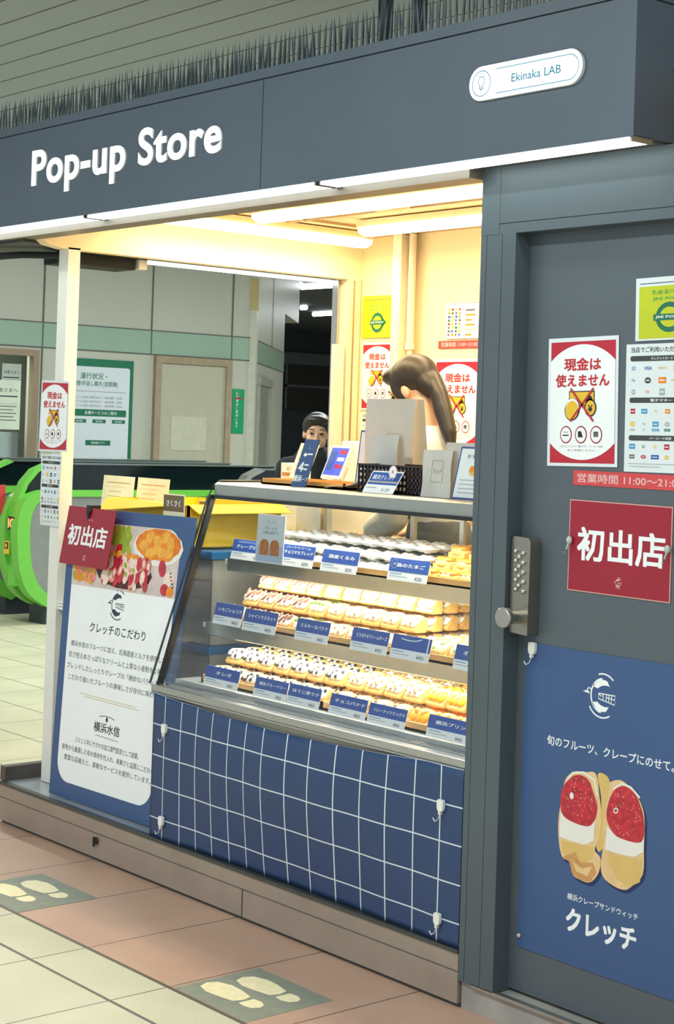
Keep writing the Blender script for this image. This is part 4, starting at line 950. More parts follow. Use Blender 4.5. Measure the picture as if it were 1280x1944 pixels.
def make(kind):
    rd = random.Random(sum(map(ord, kind)))
    g = empty('crepe_sandwich' if kind not in ('sachet', 'bun') else {'sachet': 'wrapped_pastry', 'bun': 'glazed_pastry'}[kind])
    w, d, h = (.085, .058, .042) if kind in ('sachet', 'bun') else (.080, .062, .052)
    if kind == 'sachet':
        b = MB(); nx, ny = 8, 6
        def f(s):
            def q(u, v):
                e = (math.sin(math.pi*u)*math.sin(math.pi*v))**.5
                return (w*(u-.5), d*(v-.5)*1.1, .016+s*e*.014+.002*math.sin(u*17+v*5)*e)
            return q
        b.surf(f(1), 14, 8); b.surf(f(-1), 14, 8); b.build('sachet', m_sach, g)
        b = MB(); b.ell((0, 0, .0295), (.012, .008, .0015)); b.build('sticker', m_nut, g)
        return g
    if kind == 'bun':
        b = MB(); b.ell((0, 0, .018), (w*.52, d*.52, .02), 0, 16, 10); b.box(-w*.46, w*.46, -d*.42, d*.42, 0, .016); b.build('bread', m_cr, g)
        b = MB()
        for k in range(3): b.ell((-.025+.025*k, rd.uniform(-.004, .004), .031), (.015, d*.42, .009), 0, 10, 6)
        b.build('glaze', m_gold3, g); return g
    b = MB(); wedge(b, w, d, h); b.build('crepe', m_cr, g)
    top = {'cookie': m_cream3, 'nut': m_cream3, 'mango': m_mango, 'choc': m_cream3, 'muscat': m_cream3, 'almond': m_cream3, 'orange': m_cream3, 'lemon': m_pale, 'plain': m_cream3}[kind]
    b = MB()
    for k in range(3):
        T = Matrix.Translation((-.023+.023*k, -.0115, slope(-.0105, d, h)+.001)) @ Matrix.Rotation(R(49), 4, 'X'); b.ell((0, 0, 0), (.0155, .022, .009), 0, 12, 7, T)
    b.build('cream', top, g)
    tm = {'cookie': m_cookie, 'nut': m_nut, 'mango': m_orng, 'choc': m_choc, 'muscat': m_musc, 'almond': m_nut, 'orange': m_orng, 'lemon': m_musc, 'plain': None}[kind]
    if tm:
        b = MB(); n = {'cookie': 7, 'nut': 6, 'mango': 2, 'choc': 5, 'muscat': 4, 'almond': 5, 'orange': 5, 'lemon': 2}[kind]
        for k in range(n):
            x = -.034+.068*(k+.5)/n; y = rd.uniform(-.019, -.002); s = {'cookie': (.0095, .0085, .003), 'nut': (.008, .007, .005), 'mango': (.016, .012, .004), 'choc': (.008, .021, .004), 'muscat': (.011, .011, .007), 'almond': (.0095, .007, .003), 'orange': (.011, .018, .006), 'lemon': (.013, .008, .003)}[kind]
            T = Matrix.Translation((x, y-.004, slope(y, d, h)+.006)) @ Matrix.Rotation(R(49), 4, 'X') @ Matrix.Rotation(rd.uniform(-.7, .7), 4, 'Z')
            b.ell((0, 0, 0), s, 0, 10, 6, T)
        b.build('topping', tm, g)
    return g
NAMES = {'cookie': 'black cookie bits', 'nut': 'chopped nuts', 'mango': 'yellow mango', 'choc': 'brown chocolate stripes', 'muscat': 'green muscat grapes', 'almond': 'toasted almonds', 'orange': 'orange segments', 'lemon': 'pale lemon cream', 'plain': 'plain white cream'}
ROWN = ['front', 'second', 'third', 'fourth', 'fifth', 'sixth', 'seventh']
def place(kind, lv, xs, rows, pitch=.0, stack=0, y0=None, grp=None):
    z, ya, yb, sn = LV[lv]; ya += .045
    for r_ in range(rows):
        for c_, x in enumerate(xs):
            y = ya+.0685*r_
            if y > yb-.02: continue
            zz = z+.0085+r_*.0
            lay = min(r_, stack)
            for l in range(lay+1):
                if kind not in PROD: o = make(kind); PROD[kind] = o; o['used'] = 1
                else: o = copy_tree(PROD[kind])
                o.location = (x+random.uniform(-.0015, .0015), y+random.uniform(-.001, .001), zz+l*(.034 if kind in ('sachet', 'bun') else .056))
                flat = kind in ('sachet', 'bun')
                o.rotation_euler = (0, 0, R(random.uniform(-5, 5)))
                if kind in ('sachet', 'bun'):
                    nm = {'sachet': 'white wrapped pastry', 'bun': 'golden glazed pastry'}[kind]
                else: nm = 'crepe with %s' % NAMES[kind]
                pos = ordn[c_] if len(xs) > 1 else 'only'
                lab = '%s, %s row%s, %s from left, %s' % (nm, ROWN[r_], (' ground layer', ' middle layer', ' top layer')[l] if lay else '', pos, sn)
                tag(o, lab, 'pastry' if kind in ('sachet', 'bun') else 'crepe sandwich', '%s on the %s' % ({'sachet': 'white wrapped pastries', 'bun': 'golden glazed pastries'}.get(kind, 'crepes with '+NAMES.get(kind, '')), sn))
P_ = .091
place('sachet', 0, [-1.43+P_*k for k in range(9)], 5, stack=2)
place('bun', 0, [-.54+P_*k for k in range(6)], 5, stack=2)
place('choc', 1, [-1.43+P_*k for k in range(4)], 5, stack=2)
place('muscat', 1, [-1.06+P_*k for k in range(1)], 5, stack=2)
place('almond', 1, [-.96+P_*k for k in range(5)], 5, stack=2)
place('lemon', 1, [-.48+P_*k for k in range(3)], 5)
place('orange', 1, [-.20+P_*k for k in range(2)], 5, stack=1)
place('cookie', 2, [-1.40+P_*k for k in range(7)], 5, stack=1)
place('nut', 2, [-.745+P_*k for k in range(4)], 5, stack=1)
place('mango', 2, [-.37+P_*k for k in range(3)], 5, stack=1)
place('plain', 2, [-.09], 5)

# price cards ---------------------------------------------------------
def price(x0, x1, z0, z1, y, txt, lab, sub=None, price_t='¥450', extra=None):
    W_, H_ = x1-x0, z1-z0; P = Print(); hb = .40*H_
    P.rect(0, hb, W_, H_, m_tagblue, 1)
    if sub: P.text(sub, W_*.52, H_*.88, H_*.10, m_white, 2, .01, w=W_*.7)
    if txt: P.text(txt, W_*.54, H_*(.66 if sub else .70), H_*.17, m_white, 2, .02, w=min(W_*.82, W_*.12*len(txt)+.02))
    P.rect(W_*.05, hb*.72, W_*.35, hb*.8, m_cyan, 1); P.rect(W_*.05, hb*.45, W_*.5, hb*.52, m_lgrey, 1); P.text(price_t, W_*.78, hb*.42, hb*.42, m_grey, 1, .01)
    if extra == 'ring': P.arc(W_*.13, H_*.74, W_*.08, H_*.2, 0, 360, .0012, m_lgrey, 3); P.text('人気', W_*.13, H_*.74, H_*.1, m_white, 3, .01)
    if extra == 'swoosh': P.arc(W_*.45, H_*1.05, W_*.35, H_*.25, 230, 330, .003, m_white, 3); P.rect(W_*.92, 0, W_*.95, H_, m_white, 3)
    fn = lambda u, v, n: Vector((x0+u, y+.25*v-n, z0+v))
    tag(P.build('price_card', fn, .0012, W_, H_, m_white), lab, 'price card', 'blue and white price cards in the showcase')
Y1, Y2, Y3 = .272, .185, .108
for a in (((-1.491, -1.300), 1.127, 1.197, Y1, 'クレープミルク', 'leftmost price card on the top shelf', 'ミルククリーム入り', '¥280'),
          ((-1.216, -1.030), 1.127, 1.20, Y1, 'チョコマカブレッド', 'price card just right of the tall pastry card, top shelf', 'ハードクリーム', '¥290'),
          ((-.988, -.803), 1.127, 1.199, Y1, '国産くるみ', 'third price card from the left on the top shelf', None, '¥290'),
          ((-.652, -.467), 1.127, 1.197, Y1, '森のたまご', 'price card with a ringed mark, rightmost on the top shelf', None, '¥350')):
    (xa, xb), za, zb, yy, t, lab, sub, pr = a; price(xa, xb, za, zb, yy, t, lab, sub, pr, 'ring' if 'ringed' in lab else None)
for a in (((-1.467, -1.304), .903, .977, Y2, 'いちごショコラ', 'first price card from the left on the middle shelf'), ((-1.296, -1.111), .899, .972, Y2, 'シャインマスカット', 'second price card from the left on the middle shelf'),
          ((-1.006, -.835), .900, .970, Y2, 'ミルキーなバナナ', 'third price card from the left on the middle shelf'), ((-.723, -.548), .900, .971, Y2, 'ピスタチオクリームチーズ', 'fourth price card from the left on the middle shelf'),
          ((-.532, -.357), .900, .972, Y2, '', 'price card with only a white swoosh, middle shelf'), ((-.251, -.10), .90, .972, Y2, 'オレンジ', 'price card half hidden by the door frame, middle shelf')):
    (xa, xb), za, zb, yy, t, lab = a; price(xa, xb, za, zb, yy, t, lab, None, '¥450', 'swoosh' if 'swoosh' in lab else None)
for a in (((-1.403, -1.209), .698, .768, Y3, 'オレオ', 'first price card from the left on the bottom shelf'), ((-1.12, -.945), .698, .766, Y3, '横浜ブルーベリー', 'second price card from the left on the bottom shelf'),
          ((-.94, -.776), .698, .768, Y3, 'ほうじ茶ラテ', 'third price card from the left on the bottom shelf'), ((-.727, -.551), .695, .766, Y3, 'チョコバナナ', 'fourth price card from the left on the bottom shelf'),
          ((-.541, -.37), .693, .763, Y3, 'ハニーナッツミックス', 'fifth price card from the left on the bottom shelf'), ((-.276, -.10), .693, .767, Y3, '横浜プリン', 'rightmost price card on the bottom shelf')):
    (xa, xb), za, zb, yy, t, lab = a; price(xa, xb, max(za, .703), zb, yy, t, lab, None, '¥450')
# tall card on the top shelf
P = Print(); W_, H_ = .155, .168
P.rect(.008, .006, W_-.008, .062, mat('pale blue ink', (186, 204, 228), .5, noise=0), 1); P.rrect(.022, .028, .072, .082, .02, mat('toast ink', (190, 120, 60), .5, noise=.2, nscale=60), 2, (0, 0, 1, 1)); P.rrect(.08, .028, .13, .082, .02, MATS['toast ink'], 2, (0, 0, 1, 1))
P.text('クレッチ', .078, .142, .012, m_lgrey, 1); P.text('ブレッド', .078, .122, .012, m_teal, 1, .01, w=.07); P.text('人気のおやつ', .078, .106, .011, m_teal, 1, .01, w=.09)
tag(P.build('pastry_card', lambda u, v, n: Vector((-1.33+u, .262+.05*v-n, 1.128+v)), .002, W_, H_, m_film), 'tall white card picturing two brown pastries on the top shelf', 'card')

# ================================================================ GRID SHEET in front of the case
def grid_material():
    m = bpy.data.materials.new('navy grid cloth'); m.use_nodes = True; nt = m.node_tree; N = nt.nodes; L = nt.links
    b = N['Principled BSDF']; b.inputs['Roughness'].default_value = .4
    uv = N.new('ShaderNodeUVMap'); uv.uv_map = 'grid'; sx = N.new('ShaderNodeSeparateXYZ'); L.new(uv.outputs[0], sx.inputs[0])
    def M(op, a, c):
        n = N.new('ShaderNodeMath'); n.operation = op
        for i, v in enumerate((a, c)):
            if isinstance(v, (int, float)): n.inputs[i].default_value = v
            else: L.new(v, n.inputs[i])
        return n.outputs[0]
    def ln(s, w): return M('LESS_THAN', M('ABSOLUTE', M('SUBTRACT', M('FRACT', M('ADD', s, .5), 0), .5), 0), w)
    g = M('MAXIMUM', ln(sx.outputs[0], .021), ln(sx.outputs[1], .019))
    mx = N.new('ShaderNodeMix'); mx.data_type = 'RGBA'; L.new(g, mx.inputs[0]); mx.inputs[6].default_value = lin((40, 66, 108)); mx.inputs[7].default_value = lin((214, 222, 230))
    L.new(mx.outputs[2], b.inputs['Base Color']); return m
cols = [-1.474, -1.375, -1.285, -1.19, -1.097, -1.007, -.910, -.791, -.676, -.553, -.435, -.32, -.204, -.094, .02]
zr = [.66, .553, .446, .337, .23, .163]; vr_ = [-.99, 0, 1, 2, 3, 3.62]
xs = [(-1.552, -1+.25)]
for i, x in enumerate(cols): xs.append((x, float(i)))
fine = []
for i in range(len(xs)-1):
    for k in range(4):
        t = k/4; x = xs[i][0]*(1-t)+xs[i+1][0]*t
        if x <= -.006: fine.append((x, xs[i][1]*(1-t)+xs[i+1][1]*t))
fine.append((-.006, 13+.088/.114))
zf = []
for i in range(5):
    for k in range(4): t = k/4; zf.append((zr[i]*(1-t)+zr[i+1]*t, vr_[i]*(1-t)+vr_[i+1]*t))
zf.append((zr[-1], vr_[-1]))
vs = []; uvs = []
for z, v in zf:
    for x, u in fine:
        a = (x+1.552)/1.55; t = (.66-z)/.5
        sag = math.sin(math.pi*max(0, min(1, a*1.08-.02)))
        y = .004 - .028*sag*math.sin(math.pi*min(1, t*1.5)*.62)*(1-t*.75) + .024*sag*t**2 + .002*math.sin(x*23)
        y = min(y, .033)
        zz = z - (.026*math.sin(math.pi*min(1, max(0, (x+1.552)/1.4))) if t < .02 else 0)
        vs.append((x, y, zz)); uvs.append((u, v))
nx = len(fine); fs = [(j*nx+i, (j+1)*nx+i, (j+1)*nx+i+1, j*nx+i+1) for j in range(len(zf)-1) for i in range(nx-1)]
me = bpy.data.meshes.new('grid_sheet'); me.from_pydata(vs, [], fs); ul = me.uv_layers.new(name='grid')
for l in me.loops: ul.data[l.index].uv = uvs[l.vertex_index]
for p in me.polygons: p.use_smooth = True
me.materials.append(grid_material())
gs = bpy.data.objects.new('grid_sheet', me); C.objects.link(gs); md = gs.modifiers.new('s', 'SOLIDIFY'); md.thickness = .0015; md.offset = 0
tag(gs, 'navy sheet with a white grid hung over the showcase base', 'cloth')
for x, z, lab in ((-1.466, .543, 'upper white hook at the left of the grid sheet'), (-1.466, .225, 'lower white hook at the left of the grid sheet'), (-.084, .544, 'upper white hook at the right of the grid sheet'), (-.084, .225, 'lower white hook at the right of the grid sheet')):
    white_hook(x, -.001, z, lab)

# ================================================================ THINGS ON THE CASE TOP
TZ = 1.397
b = MB(); b.box(-1.44, -.98, .36, .55, TZ, TZ+.006); b.box(-1.44, -.98, .36, .366, TZ, TZ+.02); b.box(-1.44, -.98, .544, .55, TZ, TZ+.02); b.box(-1.44, -1.434, .36, .55, TZ, TZ+.02); b.box(-.986, -.98, .36, .55, TZ, TZ+.02)
tag(b.build('cash_tray', mat('honey wood', (226, 160, 78), .4, noise=.12, nscale=5, stretch=(1, 10, 10))), 'shallow honey-coloured wooden tray on the showcase top', 'tray')
P = Print(); W_, H_ = .075, .165
P.text('横浜', .022, .03, .022, m_white, 1, .02); P.text('クレープ', .05, .028, .012, m_white, 1, .01)
P.text('４', .024, .07, .03, m_white, 1, .03); P.rect(.038, .075, .06, .08, m_white, 1); P.rect(.038, .06, .058, .065, m_white, 1)
P.ellipse(.026, .112, .009, .006, m_white, 1); P.rect(.038, .112, .064, .117, m_white, 1); P.text('し', .04, .14, .016, m_lgrey, 1)
tag(P.build('standing_sign', quad((-1.19, .30, TZ), (-1.115, .302, TZ), (-1.14, .32, TZ+.165), (-1.068, .322, TZ+.165), W_, H_), .004, W_, H_, m_blue), 'slim blue upright sign leaning on the showcase top', 'sign')
# basket
bk = empty('basket', (-.72, .45, TZ)); tag(bk, 'black perforated plastic basket on the showcase top', 'basket')
b = MB(); x0, x1, y0, y1, h = -.878, -.572, .335, .53, .088
def perf(face):
    nu, nv = (17, 4) if face in 'fb' else (10, 4)
    L_ = (x1-x0) if face in 'fb' else (y1-y0)
    for i in range(nu+1):
        a = L_*i/nu; w = .003
        if face == 'f': b.box(x0+a-w, x0+a+w, y0, y0+.003, TZ, TZ+h)
        if face == 'b': b.box(x0+a-w, x0+a+w, y1-.003, y1, TZ, TZ+h)
        if face == 'l': b.box(x0, x0+.003, y0+a-w, y0+a+w, TZ, TZ+h)
        if face == 'r': b.box(x1-.003, x1, y0+a-w, y0+a+w, TZ, TZ+h)
    for z in (.0, .022, .042, .062, .078):
        q = (TZ+z, TZ+z+(.010 if z not in (.0,) else .012))
        if face == 'f': b.box(x0, x1, y0, y0+.0028, *q)
        if face == 'b': b.box(x0, x1, y1-.0028, y1, *q)
        if face == 'l': b.box(x0, x0+.0028, y0, y1, *q)
        if face == 'r': b.box(x1-.0028, x1, y0, y1, *q)
for q in 'fblr': perf(q)
b.box(x0, x1, y0, y1, TZ, TZ+.003); b.build('basket_body', mat('black basket plastic', (40, 28, 34), .4), bk)
b = MB(); b.box(x0-.004, x1+.004, y0-.004, y0+.004, TZ+h, TZ+h+.005); b.box(x0-.004, x1+.004, y1-.004, y1+.004, TZ+h, TZ+h+.005); b.box(x0-.004, x0+.004, y0, y1, TZ+h, TZ+h+.005); b.box(x1-.004, x1+.004, y0, y1, TZ+h, TZ+h+.005); b.build('rim', MATS['black basket plastic'], bk)
# paper bags
m_bag = mat('grey paper bag', (196, 194, 186), .42, noise=.05, nscale=14, bump=.5); m_bago = mat('bag print', (130, 130, 128), .5, noise=0)
def bag(x0, x1, y, z0, z1, d, lab, sq, lean=.02, txt='クレッチ'):
    t = empty('carrier_bag', ((x0+x1)/2, y+d/2, z0)); tag(t, lab, 'bag', 'grey paper carrier bags on the counter')
    b = MB(); H_ = z1-z0
    def f(u, v, n=0): return Vector((x0+(x1-x0)*u, y+lean*v*1.0+.003*math.sin(u*7+v*6)-n, z0+H_*v))
    def g(u, v): return Vector((x0+(x1-x0)*u, y+d*(1-.55*v)+lean*v, z0+H_*v))
    b.surf(lambda u, v: f(u, v), 8, 8); b.surf(lambda u, v: g(u, v), 8, 8)
    b.surf(lambda u, v: f(0, v)*(1-u)+g(0, v)*u+Vector((.01*math.sin(math.pi*u), 0, 0)), 4, 8); b.surf(lambda u, v: f(1, v)*(1-u)+g(1, v)*u-Vector((.01*math.sin(math.pi*u), 0, 0)), 4, 8)
    b.surf(lambda u, v: f(u, 0)*(1-v)+g(u, 0)*v, 2, 2)
    b.build('bag_body', m_bag, t)
    P = Print(); cx, cy, w, h = sq
    P.line([(cx-w, cy-h), (cx+w, cy-h), (cx+w, cy+h), (cx-w, cy+h), (cx-w, cy-h)], .0015, m_bago, 1); P.text(txt, cx, cy, h*.5, m_bago, 1, 0, w=w*1.4)
    P.build('printed_mark', lambda u, v, n: f(u/(x1-x0), v/H_, n+.001), 0, 1, 1, None, t)
    return t
bag(-1.115, -.865, .56, TZ, 1.712, .09, 'tall grey carrier bag behind the black basket', (.15, .14, .035, .055), .01)
bag(-.93, -.79, .42, TZ+.004, 1.585, .05, 'small grey carrier bag standing in the black basket', (.075, .045, .03, .025), .01)
bag(-.548, -.418, .31, TZ, 1.545, .05, 'grey carrier bag in front, right of the black basket', (.067, .082, .024, .034), .012)
bag(-.56, -.43, .42, TZ, 1.57, .05, 'grey carrier bag half hidden behind the front one', (.08, .08, .02, .03), .012)
# price stand in front of the basket
P = Print(); W_, H_ = .15, .072; P.rect(.004, .028, W_-.004, H_-.004, m_tagblue, 1); P.text('横浜クレッチ', .07, .052, .016, m_white, 2, .01, w=.11); P.rect(.005, .034, .145, .04, m_lgrey, 2)
P.rect(.01, .016, .06, .019, m_lgrey, 1); P.text('¥1,200', .105, .012, .012, m_grey, 1)
ps = empty('price_stand', (-.75, .3, TZ)); tag(ps, 'low blue and white price stand with an oval sticker on the showcase top', 'price card')
P.build('card', lambda u, v, n: Vector((-.815+u+.25*v, .298+.45*v-n, TZ+v)), .0015, W_, H_, m_white, ps)
P = Print(); P.ellipse(.02, .02, .018, .021, m_white, 0, -30); P.arc(.02, .02, .015, .018, 0, 360, .001, m_pink, 1); P.text('新', .02, .02, .012, m_tred, 1)
P.build('oval_sticker', lambda u, v, n: Vector((-.69+u, .30-n, TZ+.052+v)), 0, .04, .04, None, ps)
# framed cards
def stand_card(x0, x1, y, z1, lab, lean=.05, yc=m_custard):
    W_, H_ = x1-x0, z1-TZ; P = Print(); m = .006
    P.rect(m, m, W_-m, H_-m, m_film, 1); P.text('おすすめ', W_*.5, H_*.82, H_*.07, m_blue, 2, .01, w=W_*.5); P.ellipse(W_*.5, H_*.55, W_*.13, H_*.1, m_custard, 2); P.ellipse(W_*.45, H_*.58, W_*.07, H_*.06, m_orange, 3)
    for k in range(4): P.rect(W_*.15, H_*(.36-.08*k), W_*(.85-.15*(k % 2)), H_*(.36-.08*k)+.003, m_lgrey, 2)
    tag(P.build('framed_card', lambda u, v, n: Vector((x0+u+lean*v/H_*1.2, y+lean*v-n, TZ+v)), .004, W_, H_, mat('blue card frame', (70, 84, 150), .4)), lab, 'card')
stand_card(-.405, -.26, .31, 1.56, 'white card in a blue frame at the right end of the showcase top', .03)
stand_card(-1.27, -1.15, .66, 1.60, 'blue framed card behind the tall grey carrier bag', .02)
b = MB(); b.surf(lambda u, v: (-1.06+.17*u, .34+.08*v, TZ+.004+.03*u**2+.004*math.sin(u*6)), 8, 2); tag(b.build('paper_sheet', m_ptwhite, solid=.001), 'cream sheet curling up beside the black basket', 'paper')

# back counter with till
struct(MB().box(-2.2, -1.4, .78, .82, .16, .3).build('floor_skirting', m_dark))
till = empty('till', (-1.62, .95, 1.2)); tag(till, 'white payment terminal with a tilted blue screen behind the showcase', 'till')
Tt = Matrix.Translation((-1.66, .90, 1.47)) @ Matrix.Rotation(R(-14), 4, 'Z') @ Matrix.Rotation(R(-22), 4, 'X')
b = MB(); b.box(-.085, .085, -.006, .01, -.07, .07, 0, Tt); b.box(-.02, .02, .01, .05, -.1, .0, 0, Tt); b.build('monitor', m_ptwhite, till, bevel=.004)
P = Print(); P.rect(0, 0, .15, .115, mat('till screen', (40, 60, 190), noise=0, emit=(.07, .11, .55), estr=1.0), 0)
for k in range(3): P.rect(.08, .03+.03*k, .14, .045+.03*k, m_white if k % 2 else m_red, 1)
P.rect(.01, .02, .06, .1, m_tagblue, 1); P.build('screen', lambda u, v, n: Tt @ Vector((-.075+u, -.0065-n, -.055+v)), 0, 1, 1, None, till)
b = MB(); b.box(-1.83, -1.61, .84, 1.08, 1.18, 1.38); b.build('till_body', m_ptwhite, till, bevel=.005)
b = MB(); b.box(-2.06, -1.56, .80, 1.15, 1.14, 1.18); b.box(-2.06, -2.01, .82, 1.13, .16, 1.14); b.box(-1.61, -1.56, .82, 1.13, .16, 1.14); b.box(-2.02, -1.6, 1.09, 1.12, .4, 1.14)
tag(b.build('back_counter', mat('counter laminate', (226, 214, 190), .5)), 'cream rear counter behind the showcase carrying the till', 'counter')
P = Print(); 
for r_ in range(4):
    for c_ in range(5): P.rect(.02+.024*c_, .02+.022*r_, .036+.024*c_, .034+.022*r_, m_pink, 1)
tag(P.build('price_list', quad((-1.93, .88, 1.4), (-1.79, .86, 1.4), (-1.92, .93, 1.54), (-1.78, .91, 1.535), .15, .13), .002, .15, .13, mat('cream card', (246, 236, 206), .5)), 'cream price list card leaning behind the blue upright sign', 'card')
b = MB(); b.box(-2.02, -1.96, .9, .96, 1.18, 1.455)
P = Print(); P.rect(.005, .02, .09, .035, m_nut, 1); P.rect(.005, .005, .06, .01, m_grey, 1); P.text('電子', .05, .05, .013, m_nut, 1)
cr = empty('card_reader', (-1.96, .92, 1.18)); tag(cr, 'small white reader box left of the blue upright sign', 'card reader'); MB().box(-2.01, -1.905, .9, .97, 1.18, 1.458).build('housing', m_ptwhite, cr); P.build('label', lambda u, v, n: Vector((-2.008+u, .8995-n, 1.385+v)), 0, 1, 1, None, cr)
bp = MB(); bp.box(-1.97, -1.885, .86, 1.1, .3, 1.1)
b = MB(); b.box(-1.78, -1.64, 1.02, 1.1, 1.38, 1.555); b.build('receipt_printer', m_ptwhite, till, bevel=.006)

# boxes at the left behind the board
b = MB(); x0, x1, y0, y1 = -2.36, -1.80, .30, .74; z0, z1 = 1.135, 1.30
for q in ((x0, x1, y0, y0+.008), (x0, x1, y1-.008, y1), (x0, x0+.008, y0, y1), (x1-.008, x1, y0, y1)): b.box(*q, z0, z1)
b.box(x0, x1, y0, y1, z0, z0+.006)
b.prism([(x0+.0, z1-.03), (x1, z1+.012), (x1, z1-.004), (x0, z1-.05)], y1, y1+.012, 'y')
yb = empty('yellow_box', (-2.08, .52, z0)); tag(yb, 'bright yellow open box on a lidded crate behind the leaning board', 'box')
m_ybox = mat('yellow card', (255, 208, 40), .45, noise=.06); b.build('box_body', m_ybox, yb)
b = MB(); b.add([(x0, y0, z1), (x1, y0, z1), (x1+.02, y0-.05, z1+.0), (x0+.02, y0-.05, z1-.05)], [(0, 1, 2, 3)]); b.add([(x1, y0, z1), (x1, y1, z1), (x1+.07, y1, z1-.03), (x1+.07, y0, z1-.03)], [(0, 1, 2, 3)])
b.build('flap', m_ybox, yb, solid=.003)
P = Print(); P.rect(0, .05, .11, .11, mat('brown label', (120, 100, 70), .5, noise=0), 1); P.text('さくさく', .055, .08, .022, m_white, 2, .02, w=.075); P.rect(.005, .01, .1, .03, m_custard, 1)
P.build('label', lambda u, v, n: Vector((-1.885+u*1.2, .247-n, 1.225+v)), .001, .115, .115, mat('cream label', (250, 240, 200), .5), yb)
P.build('label', lambda u, v, n: Vector((-1.87+u*.75, .40-n, 1.245+v*.6)), .001, .115, .115, MATS['cream label'], yb)
for x0_, y_, r_, lab in ((-2.60, .42, 4, 'left of two cream order sheets standing on the yellow box'), (-2.375, .44, -3, 'right of two cream order sheets standing on the yellow box')):
    P = Print(); W_, H_ = .225, .175
    P.line([(.02, .03), (.17, .03), (.17, .13), (.02, .13), (.02, .03)], .0015, m_custard, 1); P.rect(.03, .145, .2, .15, m_custard, 1)
    for k in range(4): P.rect(.04, .05+.02*k, .14, .053+.02*k, m_custard, 1)
    tag(P.build('order_sheet', lambda u, v, n, x0_=x0_, y_=y_, r_=r_: Vector((x0_+u+.02*v, y_+.08*v-n+.01*u*r_/4, 1.205+v)), .003, W_, H_, mat('bright cream card', (255, 244, 206), .5)), lab, 'card')
b = MB(); b.box(-2.58, -2.37, .22, .6, .9, 1.235)
tag(b.build('white_carton', m_ptwhite), 'plain white carton beside the post, under the order sheets', 'box')
cr_ = empty('storage_crate', (-2.05, .52, .9)); tag(cr_, 'clear plastic crate with a blue lid left of the showcase', 'crate')
b = MB(); x0, x1, y0, y1 = -2.30, -1.72, .36, .78
for q in ((x0, x1, y0, y0+.004), (x0, x1, y1-.004, y1), (x0, x0+.004, y0, y1), (x1-.004, x1, y0, y1)): b.box(*q, .78, 1.10)
b.box(x0, x1, y0, y1, .78, .784); b.build('tub', mat('milky plastic', (206, 214, 214), .3, noise=.05, alpha=.75), cr_)
b = MB(); b.box(x0-.01, x1+.01, y0-.01, y1+.01, 1.10, 1.132); b.build('lid', mat('azure lid', (40, 130, 214), .35), cr_, bevel=.004)
cr2 = empty('storage_crate', (-2.05, .52, .4)); tag(cr2, 'lower clear crate with a blue lid, under the first crate', 'crate')
b = MB()
for q in ((x0, x1, y0, y0+.004), (x0, x1, y1-.004, y1), (x0, x0+.004, y0, y1), (x1-.004, x1, y0, y1)): b.box(*q, .42, .75)
b.box(x0, x1, y0, y1, .42, .424); b.build('tub', MATS['milky plastic'], cr2)
b = MB(); b.box(x0-.01, x1+.01, y0-.01, y1+.01, .75, .778); b.build('lid', MATS['azure lid'], cr2)
tag(MB().box(-2.32, -1.70, .34, .8, .16, .418).build('stand_box', mat('dark crate base', (90, 100, 110), .5)), 'dark plinth box under the clear crates', 'box')

# ================================================================ FLOOR FOOTPRINTS
m_mark = mat('grey green floor sticker', (134, 140, 126), .6, noise=.08, nscale=20); m_foot = mat('cream footprint', (238, 228, 186), .55, noise=.08, nscale=40)
def foot(P, cx, cy, s, mir=1):
    pts = [(-.03, -.035), (.0, -.045), (.03, -.035), (.042, .02), (.045, .07), (.03, .115), (0, .13), (-.032, .115), (-.045, .07), (-.04, .02)]
    P.poly([(cx+p[0]*s*mir, cy+(p[1])*s) for p in pts], m_foot, 1)
    hp = [(-.026, -.055), (.026, -.055), (.03, -.085), (.02, -.11), (0, -.12), (-.022, -.11), (-.03, -.085)]
    P.poly([(cx+p[0]*s*mir, cy+p[1]*s) for p in hp], m_foot, 1)
for x0, x1, y0, y1, lab in ((-1.84, -1.47, -.55, -.25, 'grey footprint sticker on the floor further along the platform'), (-.585, -.245, -.55, -.245, 'grey footprint sticker on the floor nearest the camera')):
    P = Print(); W_, H_ = x1-x0, y1-y0
    # toes point to -X
    Q = Print(); foot(Q, 0, 0, 1.02); 
    def rot(pts, cx, cy): return [(cx-p[1], cy+p[0]) for p in pts]
    for cy, cx in ((H_*.33, W_*.44), (H_*.70, W_*.50)):
        for pts, fs, mi, L in Q.p: P.poly(rot(pts, cx, cy), m_foot, 1)
    tag(P.build('footprint_sticker', lambda u, v, n, x0=x0, y0=y0: Vector((x0+u, y0+v, .0002+n)), .0006, W_, H_, m_mark), lab, 'floor sticker', 'footprint stickers')

# ================================================================ PEOPLE
def evalmesh(mb, voxel, smooth_it=4, sub=0):
    o = mb.build('tmp', m_white, org=(0, 0, 0))
    r = o.modifiers.new('r', 'REMESH'); r.mode = 'VOXEL'; r.voxel_size = voxel
    s = o.modifiers.new('s', 'SMOOTH'); s.iterations = smooth_it; s.factor = .5
    dg = bpy.context.evaluated_depsgraph_get(); dg.update()
    me = bpy.data.meshes.new_from_object(o.evaluated_get(dg)); bpy.data.objects.remove(o)
    for p in me.polygons: p.use_smooth = True
    return me
def limb(b, pts, rs):
    pts = [Vector(p) for p in pts]; P2 = []; R_ = []
    for i in range(len(pts)-1):
        for k in range(6):
            t = k/6; P2.append(pts[i].lerp(pts[i+1], t)); R_.append(rs[i]*(1-t)+rs[i+1]*t)
    P2.append(pts[-1]); R_.append(rs[-1])
    b.tube(P2, R_, 12)
    for p, r in zip(pts, rs): b.ell(p, (r, r, r), 0, 12, 8)
